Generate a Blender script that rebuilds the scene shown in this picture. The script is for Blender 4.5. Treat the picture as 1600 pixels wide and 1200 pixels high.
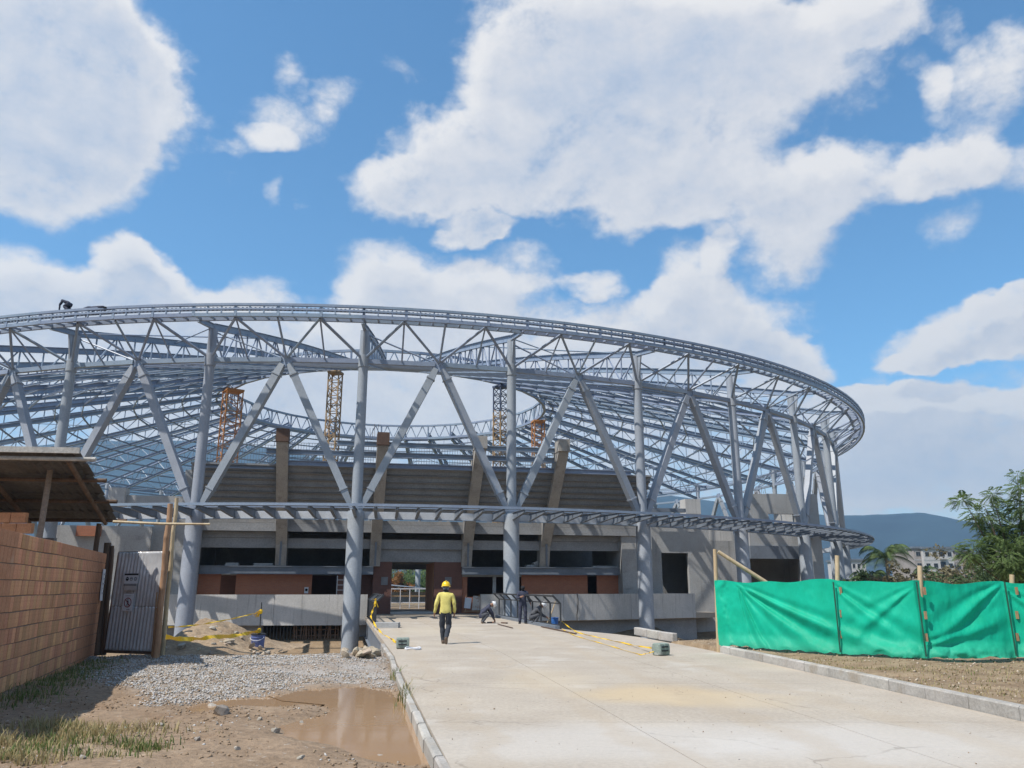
import bpy, bmesh, math, random
import numpy as np
from mathutils import Vector, Matrix, Quaternion
random.seed(7); rng = np.random.default_rng(11)
for o in list(bpy.data.objects): bpy.data.objects.remove(o)
SC = bpy.context.scene; COL = SC.collection
R = math.radians; PI = math.pi
# ------------------------------------------------------------------ camera
F, HZ, EYE = 1230.0, 918.0, 1.6
TH = math.atan((HZ-600)/F); CT, ST = math.cos(TH), math.sin(TH)
cam = bpy.data.cameras.new('camera'); cam.sensor_width = 36; cam.lens = 36*F/1600
cam.clip_end = 20000; cam.clip_start = 0.1
camo = bpy.data.objects.new('camera', cam); COL.objects.link(camo)
camo.location = (0, 0, EYE); camo.rotation_euler = (PI/2+TH, 0, 0); SC.camera = camo
def ray(px, py):
    x = (px-800)/F; y = (600-py)/F
    return np.array([x, CT-ST*y, ST+CT*y])
def onz(px, py, z=0.0):                 # point of the plane z that the photograph shows at px, py
    r = ray(px, py); t = (z-EYE)/r[2]; p = r*t; return Vector((p[0], p[1], z))
def aty(px, py, Y):                     # point at distance Y
    r = ray(px, py); t = Y/r[1]; return Vector((r[0]*t, Y, EYE+r[2]*t))
# ------------------------------------------------------------------ sky, sun, exposure
SUN_EL, SUN_DIR = R(56), Vector((-0.82, -0.57, 0)).normalized()   # towards the sun, horizontally
sun = bpy.data.lights.new('sun', 'SUN'); sun.energy = 3.7; sun.angle = R(0.53); sun.color = (1, .95, .875)
suno = bpy.data.objects.new('sun', sun); COL.objects.link(suno)
SUNV = Vector((SUN_DIR.x*math.cos(SUN_EL), SUN_DIR.y*math.cos(SUN_EL), math.sin(SUN_EL)))
suno.rotation_euler = SUNV.to_track_quat('Z', 'Y').to_euler(); suno.location = (-40, -20, 60)
SC.view_settings.view_transform = 'Standard'; SC.view_settings.look = 'None'
SC.view_settings.gamma = 1; SC.view_settings.use_curve_mapping = False
SC.view_settings.exposure = 0.78
W = bpy.data.worlds.new('World'); SC.world = W; W.use_nodes = True
SKY_STRENGTH = 0.10
def build_world():
    nt = W.node_tree; nt.nodes.clear(); N = nt.nodes.new; L = nt.links.new
    out = N('ShaderNodeOutputWorld'); bg = N('ShaderNodeBackground'); bg.inputs[1].default_value = SKY_STRENGTH
    L(bg.outputs[0], out.inputs[0])
    sky = N('ShaderNodeTexSky'); sky.sky_type = 'NISHITA'; sky.sun_disc = False
    sky.sun_elevation = SUN_EL; sky.sun_rotation = math.atan2(SUN_DIR.x, SUN_DIR.y)
    sky.altitude = 1000; sky.air_density = 1.0; sky.dust_density = 0.6; sky.ozone_density = 1.6
    # clouds: (px, py, rx, ry, weight) as seen in the photograph, turned into azimuth / elevation
    B = [(20,110,180,150,1.15),(100,60,120,110,.9),(30,250,125,85,1.0),(185,110,62,75,.7),(150,205,60,60,.7),
         (700,255,95,75,1.0),(860,190,150,110,1.1),(900,60,150,100,1.1),(1050,130,170,120,1.1),(1220,80,150,100,1.0),(1385,15,70,45,.8),(960,290,150,75,1.0),
         (625,300,75,50,.95),(800,315,120,42,.75),(1010,345,60,35,.5),
         (1340,285,140,52,.85),(1235,375,85,55,.9),(1470,250,65,52,.75),(1160,290,110,60,.8),
         (1550,115,75,52,.8),(1440,130,24,38,.55),(1600,262,60,36,.6),(1495,360,38,34,.55),(1480,48,25,14,.4),
         (1515,518,105,36,1.3),(1605,510,80,40,1.3),(1440,550,60,20,1.0),
         (70,475,130,58,1.2),(195,412,36,34,1.1),(240,432,48,36,1.1),(290,470,90,45,1.0),(410,460,62,34,.7),(180,510,200,50,.9),
         (620,430,95,52,.85),(730,372,44,26,1.3),(775,366,36,22,1.1),(800,430,80,40,.6),(925,445,52,26,.9),(700,480,160,50,.8),(1120,390,26,34,.55),(1080,440,52,50,.9),(1110,520,120,70,1.0),(980,500,110,40,.7),
         (620,610,330,120,1.2),(180,580,320,100,1.1),(1010,610,240,90,1.0),(1225,570,60,40,1.1),(1400,650,120,52,1.2),(1345,618,42,24,1.1),(1440,612,56,26,1.1),(1560,640,60,28,1.0),(1550,690,140,52,1.1),(1480,740,200,70,1.0),(1350,730,90,60,.9),
         (445,180,68,42,.62),(455,85,26,34,.5),(395,205,46,24,.5),(515,140,36,34,.45),(340,222,26,18,.42),(435,303,14,22,.45),(476,318,18,10,.4),(632,118,26,28,.4)]
    g = bpy.data.node_groups.new('cloud_cover', 'ShaderNodeTree')
    g.interface.new_socket('Vector', in_out='INPUT', socket_type='NodeSocketVector')
    g.interface.new_socket('Density', in_out='OUTPUT', socket_type='NodeSocketFloat'); g.interface.new_socket('Thickness', in_out='OUTPUT', socket_type='NodeSocketFloat')
    GN = g.nodes.new; GL = g.links.new
    gi = GN('NodeGroupInput'); go = GN('NodeGroupOutput')
    def m(op, a, b=None, c=None):
        n = GN('ShaderNodeMath'); n.operation = op
        for i, v in enumerate((a, b, c)):
            if v is None: continue
            if isinstance(v, (int, float)): n.inputs[i].default_value = v
            else: GL(v, n.inputs[i])
        return n.outputs[0]
    nrm = GN('ShaderNodeVectorMath'); nrm.operation = 'NORMALIZE'; GL(gi.outputs[0], nrm.inputs[0])
    def noise(scale, detail, rough, off, dist=0.0, out=0):
        mp = GN('ShaderNodeMapping'); mp.inputs['Location'].default_value = (off, off*.7, -off); mp.inputs['Scale'].default_value = (1, 1, 1.35)
        GL(nrm.outputs[0], mp.inputs[0])
        n = GN('ShaderNodeTexNoise'); n.inputs['Scale'].default_value = scale; n.inputs['Detail'].default_value = detail
        n.inputs['Roughness'].default_value = rough; n.inputs['Distortion'].default_value = dist
        GL(mp.outputs[0], n.inputs['Vector']); return n.outputs[out]
    wc = noise(7, 5, .55, 3.1, 0, 1)
    sub = GN('ShaderNodeVectorMath'); sub.operation = 'SUBTRACT'; GL(wc, sub.inputs[0]); sub.inputs[1].default_value = (.5, .5, .5)
    sca = GN('ShaderNodeVectorMath'); sca.operation = 'SCALE'; GL(sub.outputs[0], sca.inputs[0]); sca.inputs['Scale'].default_value = .105
    add = GN('ShaderNodeVectorMath'); add.operation = 'ADD'; GL(nrm.outputs[0], add.inputs[0]); GL(sca.outputs[0], add.inputs[1])
    sx = GN('ShaderNodeSeparateXYZ'); GL(add.outputs[0], sx.inputs[0])
    az = m('ARCTAN2', sx.outputs[0], sx.outputs[1]); el = m('ARCSINE', m('MINIMUM', m('MAXIMUM', sx.outputs[2], -1.0), 1.0))
    tot = None
    for px, py, rx, ry, wgt in B:
        r = ray(px, py); r = r/np.linalg.norm(r); a0 = math.atan2(r[0], r[1]); e0 = math.asin(r[2])
        ra = rx/F*1.02/max(.5, math.cos(e0)); re = ry/F*1.02
        d1 = m('MULTIPLY_ADD', az, 1/ra, -a0/ra); d2 = m('MULTIPLY_ADD', el, 1/re, -e0/re)
        q = m('MULTIPLY_ADD', d2, d2, m('MULTIPLY', d1, d1))
        k = m('MULTIPLY', m('MAXIMUM', m('MULTIPLY_ADD', q, -.62, 1.0), 0.0), wgt)
        tot = k if tot is None else m('MAXIMUM', tot, k) if False else m('ADD', tot, k)
    GL(tot, go.inputs[1]); tot = m('MINIMUM', m('MULTIPLY', tot, 1.22), 1.12)
    # low sky is overcast nearly all round, and broken cloud goes on where the camera does not look
    low = m('MAXIMUM', m('MULTIPLY_ADD', el, -8.0, 2.25), 0.0)
    low = m('MINIMUM', low, .8)
    out_f = m('ABSOLUTE', az); outw = m('MINIMUM', m('MAXIMUM', m('MULTIPLY_ADD', out_f, 4.0, -2.9), 0.0), 1.0)
    up = m('MINIMUM', m('MAXIMUM', m('MULTIPLY_ADD', el, 5.0, -4.2), 0.0), 1.0)
    outw = m('MAXIMUM', outw, up)
    gen = m('MULTIPLY', outw, m('MULTIPLY_ADD', noise(2.4, 2, .5, 9.3), 3.0, -1.05))
    tot = m('MAXIMUM', m('MAXIMUM', tot, low), gen)
    n1 = noise(8.5, 10, .63, 4.4, .3); n2 = noise(26, 7, .65, 5.2)
    d = m('ADD', tot, m('MULTIPLY_ADD', n1, 1.45, -.73)); d = m('ADD', d, m('MULTIPLY_ADD', n2, .75, -.375)); d = m('ADD', d, m('MULTIPLY_ADD', noise(75, 4, .6, 8.2), .3, -.15))
    GL(d, go.inputs[0])
    tc = N('ShaderNodeTexCoord')
    def dens(off):
        gn = N('ShaderNodeGroup'); gn.node_tree = g
        if off is None: L(tc.outputs['Generated'], gn.inputs[0])
        else:
            a = N('ShaderNodeVectorMath'); a.operation = 'ADD'; L(tc.outputs['Generated'], a.inputs[0]); a.inputs[1].default_value = off; L(a.outputs[0], gn.inputs[0])
        return gn
    def M(op, a, b=None, c=None, clamp=False):
        n = N('ShaderNodeMath'); n.operation = op; n.use_clamp = clamp
        for i, v in enumerate((a, b, c)):
            if v is None: continue
            if isinstance(v, (int, float)): n.inputs[i].default_value = v
            else: L(v, n.inputs[i])
        return n.outputs[0]
    g0 = dens(None); d0 = g0.outputs[0]; d1 = dens(tuple(Vector((-.45, 0, .9))*0.035)).outputs[0]
    al = N('ShaderNodeMapRange'); al.interpolation_type = 'SMOOTHSTEP'; al.inputs[1].default_value = .24; al.inputs[2].default_value = 1.06; L(d0, al.inputs[0])
    lit = M('MULTIPLY_ADD', M('SUBTRACT', d0, d1), .62, .60, True)     # sunward edges bright, hearts and undersides grey
    thick = N('ShaderNodeMapRange'); thick.inputs[1].default_value = .5; thick.inputs[2].default_value = 2.4; thick.inputs[3].default_value = .20; thick.inputs[4].default_value = -.30; L(M('MULTIPLY_ADD', d0, .35, g0.outputs[1]), thick.inputs[0])
    lit = M('ADD', lit, thick.outputs[0], None, True)
    nv = N('ShaderNodeVectorMath'); nv.operation = 'NORMALIZE'; L(tc.outputs['Generated'], nv.inputs[0]); sv = N('ShaderNodeSeparateXYZ'); L(nv.outputs[0], sv.inputs[0])      # low cumulus show their sunlit flanks
    lit = M('ADD', lit, M('MULTIPLY_ADD', sv.outputs[2], -1.3, .46, True), None, True)
    rmp = N('ShaderNodeValToRGB'); e = rmp.color_ramp.elements
    e[0].position = .12; e[0].color = (3.0, 3.4, 4.15, 1); e[1].position = .95; e[1].color = (5.3, 5.15, 5.05, 1)
    x = e.new(.5); x.color = (4.2, 4.25, 4.5, 1)
    L(lit, rmp.inputs[0])
    hs = N('ShaderNodeHueSaturation'); hs.inputs['Saturation'].default_value = 1.10; hs.inputs['Value'].default_value = 1.05; L(sky.outputs[0], hs.inputs['Color'])
    mx = N('ShaderNodeMix'); mx.data_type = 'RGBA'; L(al.outputs[0], mx.inputs['Factor']); mu = N('ShaderNodeMix'); mu.data_type = 'RGBA'; mu.blend_type = 'MULTIPLY'; mu.inputs['Factor'].default_value = 1; L(hs.outputs[0], mu.inputs['A']); mu.inputs['B'].default_value = (.72, 1.04, 1.08, 1); L(mu.outputs['Result'], mx.inputs['A']); L(rmp.outputs[0], mx.inputs['B'])
    L(mx.outputs['Result'], bg.inputs[0])
    W.cycles.sampling_method = 'MANUAL'; W.cycles.sample_map_resolution = 512
build_world()

# ------------------------------------------------------------------ helpers
def tag(o, label=None, cat=None, group=None, kind=None):
    if label: o['label'] = label
    if cat: o['category'] = cat
    if group: o['group'] = group
    if kind: o['kind'] = kind
    return o
def empty(name, loc=(0, 0, 0), rz=0, parent=None):
    o = bpy.data.objects.new(name, None); COL.objects.link(o); o.location = loc; o.rotation_euler = (0, 0, rz)
    o.empty_display_size = .2
    if parent: o.parent = parent
    return o
def link(name, me, parent=None, loc=None, rz=None):
    o = bpy.data.objects.new(name, me); COL.objects.link(o)
    if parent: o.parent = parent
    if loc is not None: o.location = loc
    if rz is not None: o.rotation_euler = (0, 0, rz)
    return o
class MB:
    def __init__(s): s.v = []; s.f = []; s.mi = []; s.cur = 0
    def add(s, vs, fs):
        b = len(s.v); s.v += [tuple(p) for p in vs]; s.f += [tuple(b+i for i in q) for q in fs]; s.mi += [s.cur]*len(fs); return s
    def box(s, x0, x1, y0, y1, z0, z1):
        return s.add([(x0,y0,z0),(x1,y0,z0),(x1,y1,z0),(x0,y1,z0),(x0,y0,z1),(x1,y0,z1),(x1,y1,z1),(x0,y1,z1)],
              [(3,2,1,0),(4,5,6,7),(0,1,5,4),(1,2,6,5),(2,3,7,6),(3,0,4,7)])
    def hexa(s, p): return s.add(p, [(3,2,1,0),(4,5,6,7),(0,1,5,4),(1,2,6,5),(2,3,7,6),(3,0,4,7)])
    def frame(s, p, q, up=(0,0,1)):
        p = Vector(p); q = Vector(q); d = (q-p).normalized(); up = Vector(up)
        if abs(d.dot(up)) > .98: up = Vector((0, 1, 0)) if abs(d.y) < .9 else Vector((1, 0, 0))
        a = d.cross(up).normalized(); b = a.cross(d).normalized(); return p, q, a, b
    def bar(s, p, q, w, h, w2=None, h2=None, up=(0,0,1)):      # rectangular bar, w across, h along up
        p, q, a, b = s.frame(p, q, up); w2 = w if w2 is None else w2; h2 = h if h2 is None else h2
        vs = []
        for c, ww, hh in ((p, w, h), (q, w2, h2)):
            for i, j in ((-1,-1),(1,-1),(1,1),(-1,1)): vs.append(c+a*(i*ww/2)+b*(j*hh/2))
        return s.add(vs, [(0,1,2,3),(7,6,5,4),(1,0,4,5),(2,1,5,6),(3,2,6,7),(0,3,7,4)])
    def ibeam(s, p, q, w, h, t=.03, up=(0,0,1)):
        P, Q, a, b = s.frame(p, q, up)
        s.bar(P+b*(h/2-t/2), Q+b*(h/2-t/2), w, t, up=up); s.bar(P-b*(h/2-t/2), Q-b*(h/2-t/2), w, t, up=up)
        return s.bar(P, Q, t, h-2*t-.002, up=up)
    def tube(s, p, q, r, r2=None, n=8, cap=True):
        p, q, a, b = s.frame(p, q); r2 = r if r2 is None else r2; vs = []
        for c, rr in ((p, r), (q, r2)):
            for i in range(n):
                t = 2*PI*i/n; vs.append(c+a*(rr*math.cos(t))+b*(rr*math.sin(t)))
        fs = [((i+1) % n, i, n+i, n+(i+1) % n) for i in range(n)]
        if cap: fs += [tuple(range(n)), tuple(range(2*n-1, n-1, -1))]
        return s.add(vs, fs)
    def path(s, pts, rs, n=7):                                   # a tube through points
        pts = [Vector(p) for p in pts]
        if not hasattr(rs, '__len__'): rs = [rs]*len(pts)
        vs = []; pa = None
        for i, p in enumerate(pts):
            d = (pts[min(i+1, len(pts)-1)]-pts[max(i-1, 0)]).normalized()
            if pa is None:
                up = Vector((0,0,1)) if abs(d.z) < .95 else Vector((1,0,0)); pa = d.cross(up).normalized()
            else: pa = (pa-d*pa.dot(d)).normalized()
            b = d.cross(pa)
            for k in range(n):
                t = 2*PI*k/n; vs.append(p+pa*(rs[i]*math.cos(t))+b*(rs[i]*math.sin(t)))
        fs = []
        for i in range(len(pts)-1):
            for k in range(n):
                k2 = (k+1) % n; fs.append((i*n+k, i*n+k2, (i+1)*n+k2, (i+1)*n+k))
        fs += [tuple(range(n-1, -1, -1)), tuple((len(pts)-1)*n+k for k in range(n))]
        return s.add(vs, fs)
    def lathe(s, prof, n=20, c=(0,0,0)):
        vs = []; cx, cy, cz = c
        for r, z in prof:
            for i in range(n): t = 2*PI*i/n; vs.append((cx+r*math.cos(t), cy+r*math.sin(t), cz+z))
        fs = []
        for j in range(len(prof)-1):
            for i in range(n):
                i2 = (i+1) % n; fs.append((j*n+i, j*n+i2, (j+1)*n+i2, (j+1)*n+i))
        fs += [tuple(range(n-1, -1, -1)), tuple((len(prof)-1)*n+i for i in range(n))]
        return s.add(vs, fs)
    def prism(s, poly, y0, y1, ax='y'):                          # polygon (u, z) extruded along the third axis
        n = len(poly)
        if ax == 'x': vs = [(y0, u, z) for u, z in poly]+[(y1, u, z) for u, z in poly]
        else: vs = [(u, y0, z) for u, z in poly]+[(u, y1, z) for u, z in poly]
        fs = [tuple(range(n)), tuple(range(2*n-1, n-1, -1))]+[((i+1) % n, i, n+i, n+(i+1) % n) for i in range(n)]
        return s.add(vs, fs)
    def mesh(s, name, mats, smooth=False):
        me = bpy.data.meshes.new(name); me.from_pydata(s.v, [], s.f)
        for mt in (mats if isinstance(mats, (list, tuple)) else [mats]): me.materials.append(mt)
        me.polygons.foreach_set('material_index', s.mi)
        bm = bmesh.new(); bm.from_mesh(me); bmesh.ops.recalc_face_normals(bm, faces=bm.faces); bm.to_mesh(me); bm.free()
        if smooth:
            me.polygons.foreach_set('use_smooth', [True]*len(me.polygons))
            try: me.set_sharp_from_angle(angle=R(40))
            except Exception: pass
        me.update(); return me
    def build(s, name, mats, parent=None, smooth=False, loc=None, rz=None): return link(name, s.mesh(name, mats, smooth), parent, loc, rz)
def np_mesh(name, V, Fc, mats, mi=None, smooth=False):           # V (n,3), Fc (m,k)
    me = bpy.data.meshes.new(name); V = np.asarray(V, np.float32); Fc = np.asarray(Fc, np.int32); k = Fc.shape[1]
    me.vertices.add(len(V)); me.vertices.foreach_set('co', V.ravel())
    me.loops.add(Fc.size); me.loops.foreach_set('vertex_index', Fc.ravel())
    me.polygons.add(len(Fc)); me.polygons.foreach_set('loop_start', np.arange(0, Fc.size, k, dtype=np.int32))
    for mt in (mats if isinstance(mats, (list, tuple)) else [mats]): me.materials.append(mt)
    if mi is not None: me.polygons.foreach_set('material_index', np.asarray(mi, np.int32))
    if smooth: me.polygons.foreach_set('use_smooth', np.ones(len(Fc), bool))
    me.update(calc_edges=True); me.validate(); return me
# value noise for geometry
_P = rng.random((64, 64))
def vnoise(x, y):
    x = np.asarray(x, float); y = np.asarray(y, float); xi = np.floor(x).astype(int); yi = np.floor(y).astype(int)
    fx = x-xi; fy = y-yi; fx = fx*fx*(3-2*fx); fy = fy*fy*(3-2*fy)
    g = lambda a, b: _P[a % 64, b % 64]
    return (g(xi,yi)*(1-fx)+g(xi+1,yi)*fx)*(1-fy)+(g(xi,yi+1)*(1-fx)+g(xi+1,yi+1)*fx)*fy
def fbm(x, y, o=4):
    t = 0; a = .5
    for i in range(o): t = t+a*(vnoise(x*2**i+17*i, y*2**i+5*i)-.5); a *= .5
    return t
def smooth(a, b, x):
    t = np.clip((np.asarray(x, float)-a)/(b-a), 0, 1); return t*t*(3-2*t)

# ------------------------------------------------------------------ materials
def mat(name, c1, c2=None, scale=3.0, rough=.8, bump=.1, bscale=None, metal=0.0, c3=None, stretch=(1,1,1), spec=.3, rnd=0.0, coat=0.0, patches=None, streak=None, fine=.35):
    m = bpy.data.materials.new(name); m.use_nodes = True; nt = m.node_tree; N = nt.nodes.new; L = nt.links.new
    b = nt.nodes['Principled BSDF']; b.inputs['Roughness'].default_value = rough; b.inputs['Metallic'].default_value = metal
    b.inputs['Specular IOR Level'].default_value = spec; b.inputs['Coat Weight'].default_value = coat
    tc = N('ShaderNodeTexCoord'); mp = N('ShaderNodeMapping'); mp.inputs['Scale'].default_value = stretch; L(tc.outputs['Object'], mp.inputs[0])
    c2 = c2 or tuple(x*.75 for x in c1)
    n1 = N('ShaderNodeTexNoise'); n1.inputs['Scale'].default_value = scale; n1.inputs['Detail'].default_value = 8; n1.inputs['Roughness'].default_value = .62; L(mp.outputs[0], n1.inputs['Vector'])
    rp = N('ShaderNodeValToRGB'); rp.color_ramp.elements[0].position = .32; rp.color_ramp.elements[1].position = .68
    rp.color_ramp.elements[0].color = (*c2, 1); rp.color_ramp.elements[1].color = (*c1, 1)
    if c3: e = rp.color_ramp.elements.new(.5); e.color = (*c3, 1)
    L(n1.outputs[0], rp.inputs[0]); col = rp.outputs[0]
    def mul(col, fac, lo, hi):
        mr = N('ShaderNodeMapRange'); mr.inputs[1].default_value = .25; mr.inputs[2].default_value = .75; mr.inputs[3].default_value = lo; mr.inputs[4].default_value = hi; L(fac, mr.inputs[0])
        x = N('ShaderNodeMix'); x.data_type = 'RGBA'; x.blend_type = 'MULTIPLY'; x.inputs['Factor'].default_value = 1; L(col, x.inputs['A'])
        cb = N('ShaderNodeCombineColor'); [L(mr.outputs[0], cb.inputs[i]) for i in range(3)]; L(cb.outputs[0], x.inputs['B']); return x.outputs['Result']
    n2 = N('ShaderNodeTexNoise'); n2.inputs['Scale'].default_value = bscale or scale*9; n2.inputs['Detail'].default_value = 6; n2.inputs['Roughness'].default_value = .65; L(mp.outputs[0], n2.inputs['Vector'])
    if fine: col = mul(col, n2.outputs[0], 1-fine, 1+fine*.6)
    if rnd:
        oi = N('ShaderNodeObjectInfo'); mr = N('ShaderNodeMapRange'); mr.inputs[1].default_value = 0; mr.inputs[2].default_value = 1; mr.inputs[3].default_value = 1-rnd; mr.inputs[4].default_value = 1+rnd; L(oi.outputs['Random'], mr.inputs[0])
        hs = N('ShaderNodeHueSaturation'); L(mr.outputs[0], hs.inputs['Value']); L(col, hs.inputs['Color'])
        mh = N('ShaderNodeMapRange'); mh.inputs[3].default_value = .488; mh.inputs[4].default_value = .512
        wn = N('ShaderNodeTexWhiteNoise'); wn.noise_dimensions = '1D'; L(oi.outputs['Random'], wn.inputs['W']); L(wn.outputs['Value'], mh.inputs[0]); L(mh.outputs[0], hs.inputs['Hue']); col = hs.outputs[0]
    def patch(col, c, sc, lo, hi, st=(1,1,1), amt=1.0):
        mp2 = N('ShaderNodeMapping'); mp2.inputs['Scale'].default_value = st; mp2.inputs['Location'].default_value = (3.7, 1.9, 5.3); L(tc.outputs['Object'], mp2.inputs[0])
        n = N('ShaderNodeTexNoise'); n.inputs['Scale'].default_value = sc; n.inputs['Detail'].default_value = 7; n.inputs['Roughness'].default_value = .6; L(mp2.outputs[0], n.inputs['Vector'])
        mr = N('ShaderNodeMapRange'); mr.interpolation_type = 'SMOOTHSTEP'; mr.inputs[1].default_value = lo; mr.inputs[2].default_value = hi; mr.inputs[4].default_value = amt; L(n.outputs[0], mr.inputs[0])
        x = N('ShaderNodeMix'); x.data_type = 'RGBA'; L(mr.outputs[0], x.inputs['Factor']); L(col, x.inputs['A']); x.inputs['B'].default_value = (*c, 1); return x.outputs['Result']
    for p in (patches or []): col = patch(col, *p)
    if streak: col = patch(col, streak[0], streak[1], streak[2], streak[3], (1, 1, .06), streak[4])
    L(col, b.inputs['Base Color'])
    if bump:
        bp = N('ShaderNodeBump'); bp.inputs['Strength'].default_value = bump; bp.inputs['Distance'].default_value = .05; L(n2.outputs[0], bp.inputs['Height']); L(bp.outputs[0], b.inputs['Normal'])
    return m
def brickmat(name, c1, c2, mortar, sx, sz):
    m = mat(name, c1); nt = m.node_tree; N = nt.nodes.new; L = nt.links.new; b = nt.nodes['Principled BSDF']
    tc = N('ShaderNodeTexCoord'); sp = N('ShaderNodeSeparateXYZ'); L(tc.outputs['Object'], sp.inputs[0])
    ad = N('ShaderNodeMath'); ad.operation = 'ADD'; L(sp.outputs[0], ad.inputs[0]); L(sp.outputs[1], ad.inputs[1])
    cb = N('ShaderNodeCombineXYZ'); L(ad.outputs[0], cb.inputs[0]); L(sp.outputs[2], cb.inputs[1])
    bt = N('ShaderNodeTexBrick'); bt.inputs['Color1'].default_value = (*c1, 1); bt.inputs['Color2'].default_value = (*c2, 1); bt.inputs['Mortar'].default_value = (*mortar, 1)
    bt.inputs['Scale'].default_value = 1; bt.inputs['Brick Width'].default_value = sx; bt.inputs['Row Height'].default_value = sz; bt.inputs['Mortar Size'].default_value = .012; L(cb.outputs[0], bt.inputs['Vector'])
    old = b.inputs['Base Color'].links[0].from_socket
    x = N('ShaderNodeMix'); x.data_type = 'RGBA'; x.inputs['Factor'].default_value = .6; L(old, x.inputs['A']); L(bt.outputs[0], x.inputs['B']); L(x.outputs['Result'], b.inputs['Base Color'])
    return m
def leafmat(name, c1, c2, tr=.25):
    m = bpy.data.materials.new(name); m.use_nodes = True; nt = m.node_tree; N = nt.nodes.new; L = nt.links.new
    b = nt.nodes['Principled BSDF']; b.inputs['Roughness'].default_value = .6; b.inputs['Specular IOR Level'].default_value = .25
    g = N('ShaderNodeNewGeometry'); rp = N('ShaderNodeValToRGB'); rp.color_ramp.elements[0].color = (*c1, 1); rp.color_ramp.elements[1].color = (*c2, 1); L(g.outputs['Random Per Island'], rp.inputs[0]); L(rp.outputs[0], b.inputs['Base Color'])
    t = N('ShaderNodeBsdfTranslucent'); L(rp.outputs[0], t.inputs[0]); mx = N('ShaderNodeMixShader'); mx.inputs[0].default_value = tr
    L(b.outputs[0], mx.inputs[1]); L(t.outputs[0], mx.inputs[2]); L(mx.outputs[0], nt.nodes['Material Output'].inputs[0]); return m
STEEL = mat('steel_paint', (.26,.318,.405), (.205,.255,.34), 1.2, .45, .04, 14, spec=.4, fine=.16, rnd=.06, patches=[((.20,.20,.20), 2.6, .66, .78, (1,1,.35), .25)])
STEEL_C = mat('column_paint', (.325,.352,.39), (.27,.297,.335), .9, .5, .05, 12, spec=.35, fine=.16, rnd=.05, patches=[((.25,.245,.24), 2.2, .64, .78, (1,1,.4), .3)])
STEEL_D = mat('primer_steel', (.175,.20,.235), (.13,.15,.18), 1.5, .5, .05, 14, fine=.15)
DARK = mat('dark_steel', (.045,.047,.05), (.03,.03,.033), 4, .5, .05)
CONC = mat('raw_concrete', (.40,.40,.395), (.31,.308,.30), .55, .9, .25, 14, fine=.22, patches=[((.15,.145,.14), .5, .58, .75, (1,1,2.2), .6)], streak=((.13,.125,.12), 2.4, .55, .75, .5))
CONC_L = mat('pale_concrete', (.52,.505,.485), (.42,.41,.39), .7, .9, .2, 14, fine=.18, streak=((.20,.195,.185), 7.0, .54, .74, .6))
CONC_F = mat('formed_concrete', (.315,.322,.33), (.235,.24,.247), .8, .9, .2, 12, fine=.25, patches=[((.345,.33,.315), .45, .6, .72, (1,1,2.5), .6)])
RIBC = mat('rib_concrete', (.415,.39,.355), (.31,.292,.268), .9, .9, .25, 14, fine=.25, streak=((.16,.145,.13), 2.2, .5, .72, .6))
BRICKF = brickmat('facade_brick', (.42,.16,.085), (.35,.125,.07), (.28,.18,.13), .25, .08)
BRICKD = brickmat('shaded_brick', (.19,.085,.065), (.15,.07,.055), (.12,.09,.075), .25, .08)  # facade brick darkened: shade of the portal and inner walls put into the colour
ROAD = mat('road_concrete', (.43,.375,.308), (.35,.30,.243), .55, .88, .2, 18, fine=.22,
           patches=[((.47,.355,.22), .22, .60, .76, (1,.6,1), .55), ((.30,.27,.235), 1.1, .62, .74, (.5,3,1), .5), ((.5,.465,.42), .6, .55, .7, (1,1,1), .5)])
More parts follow.
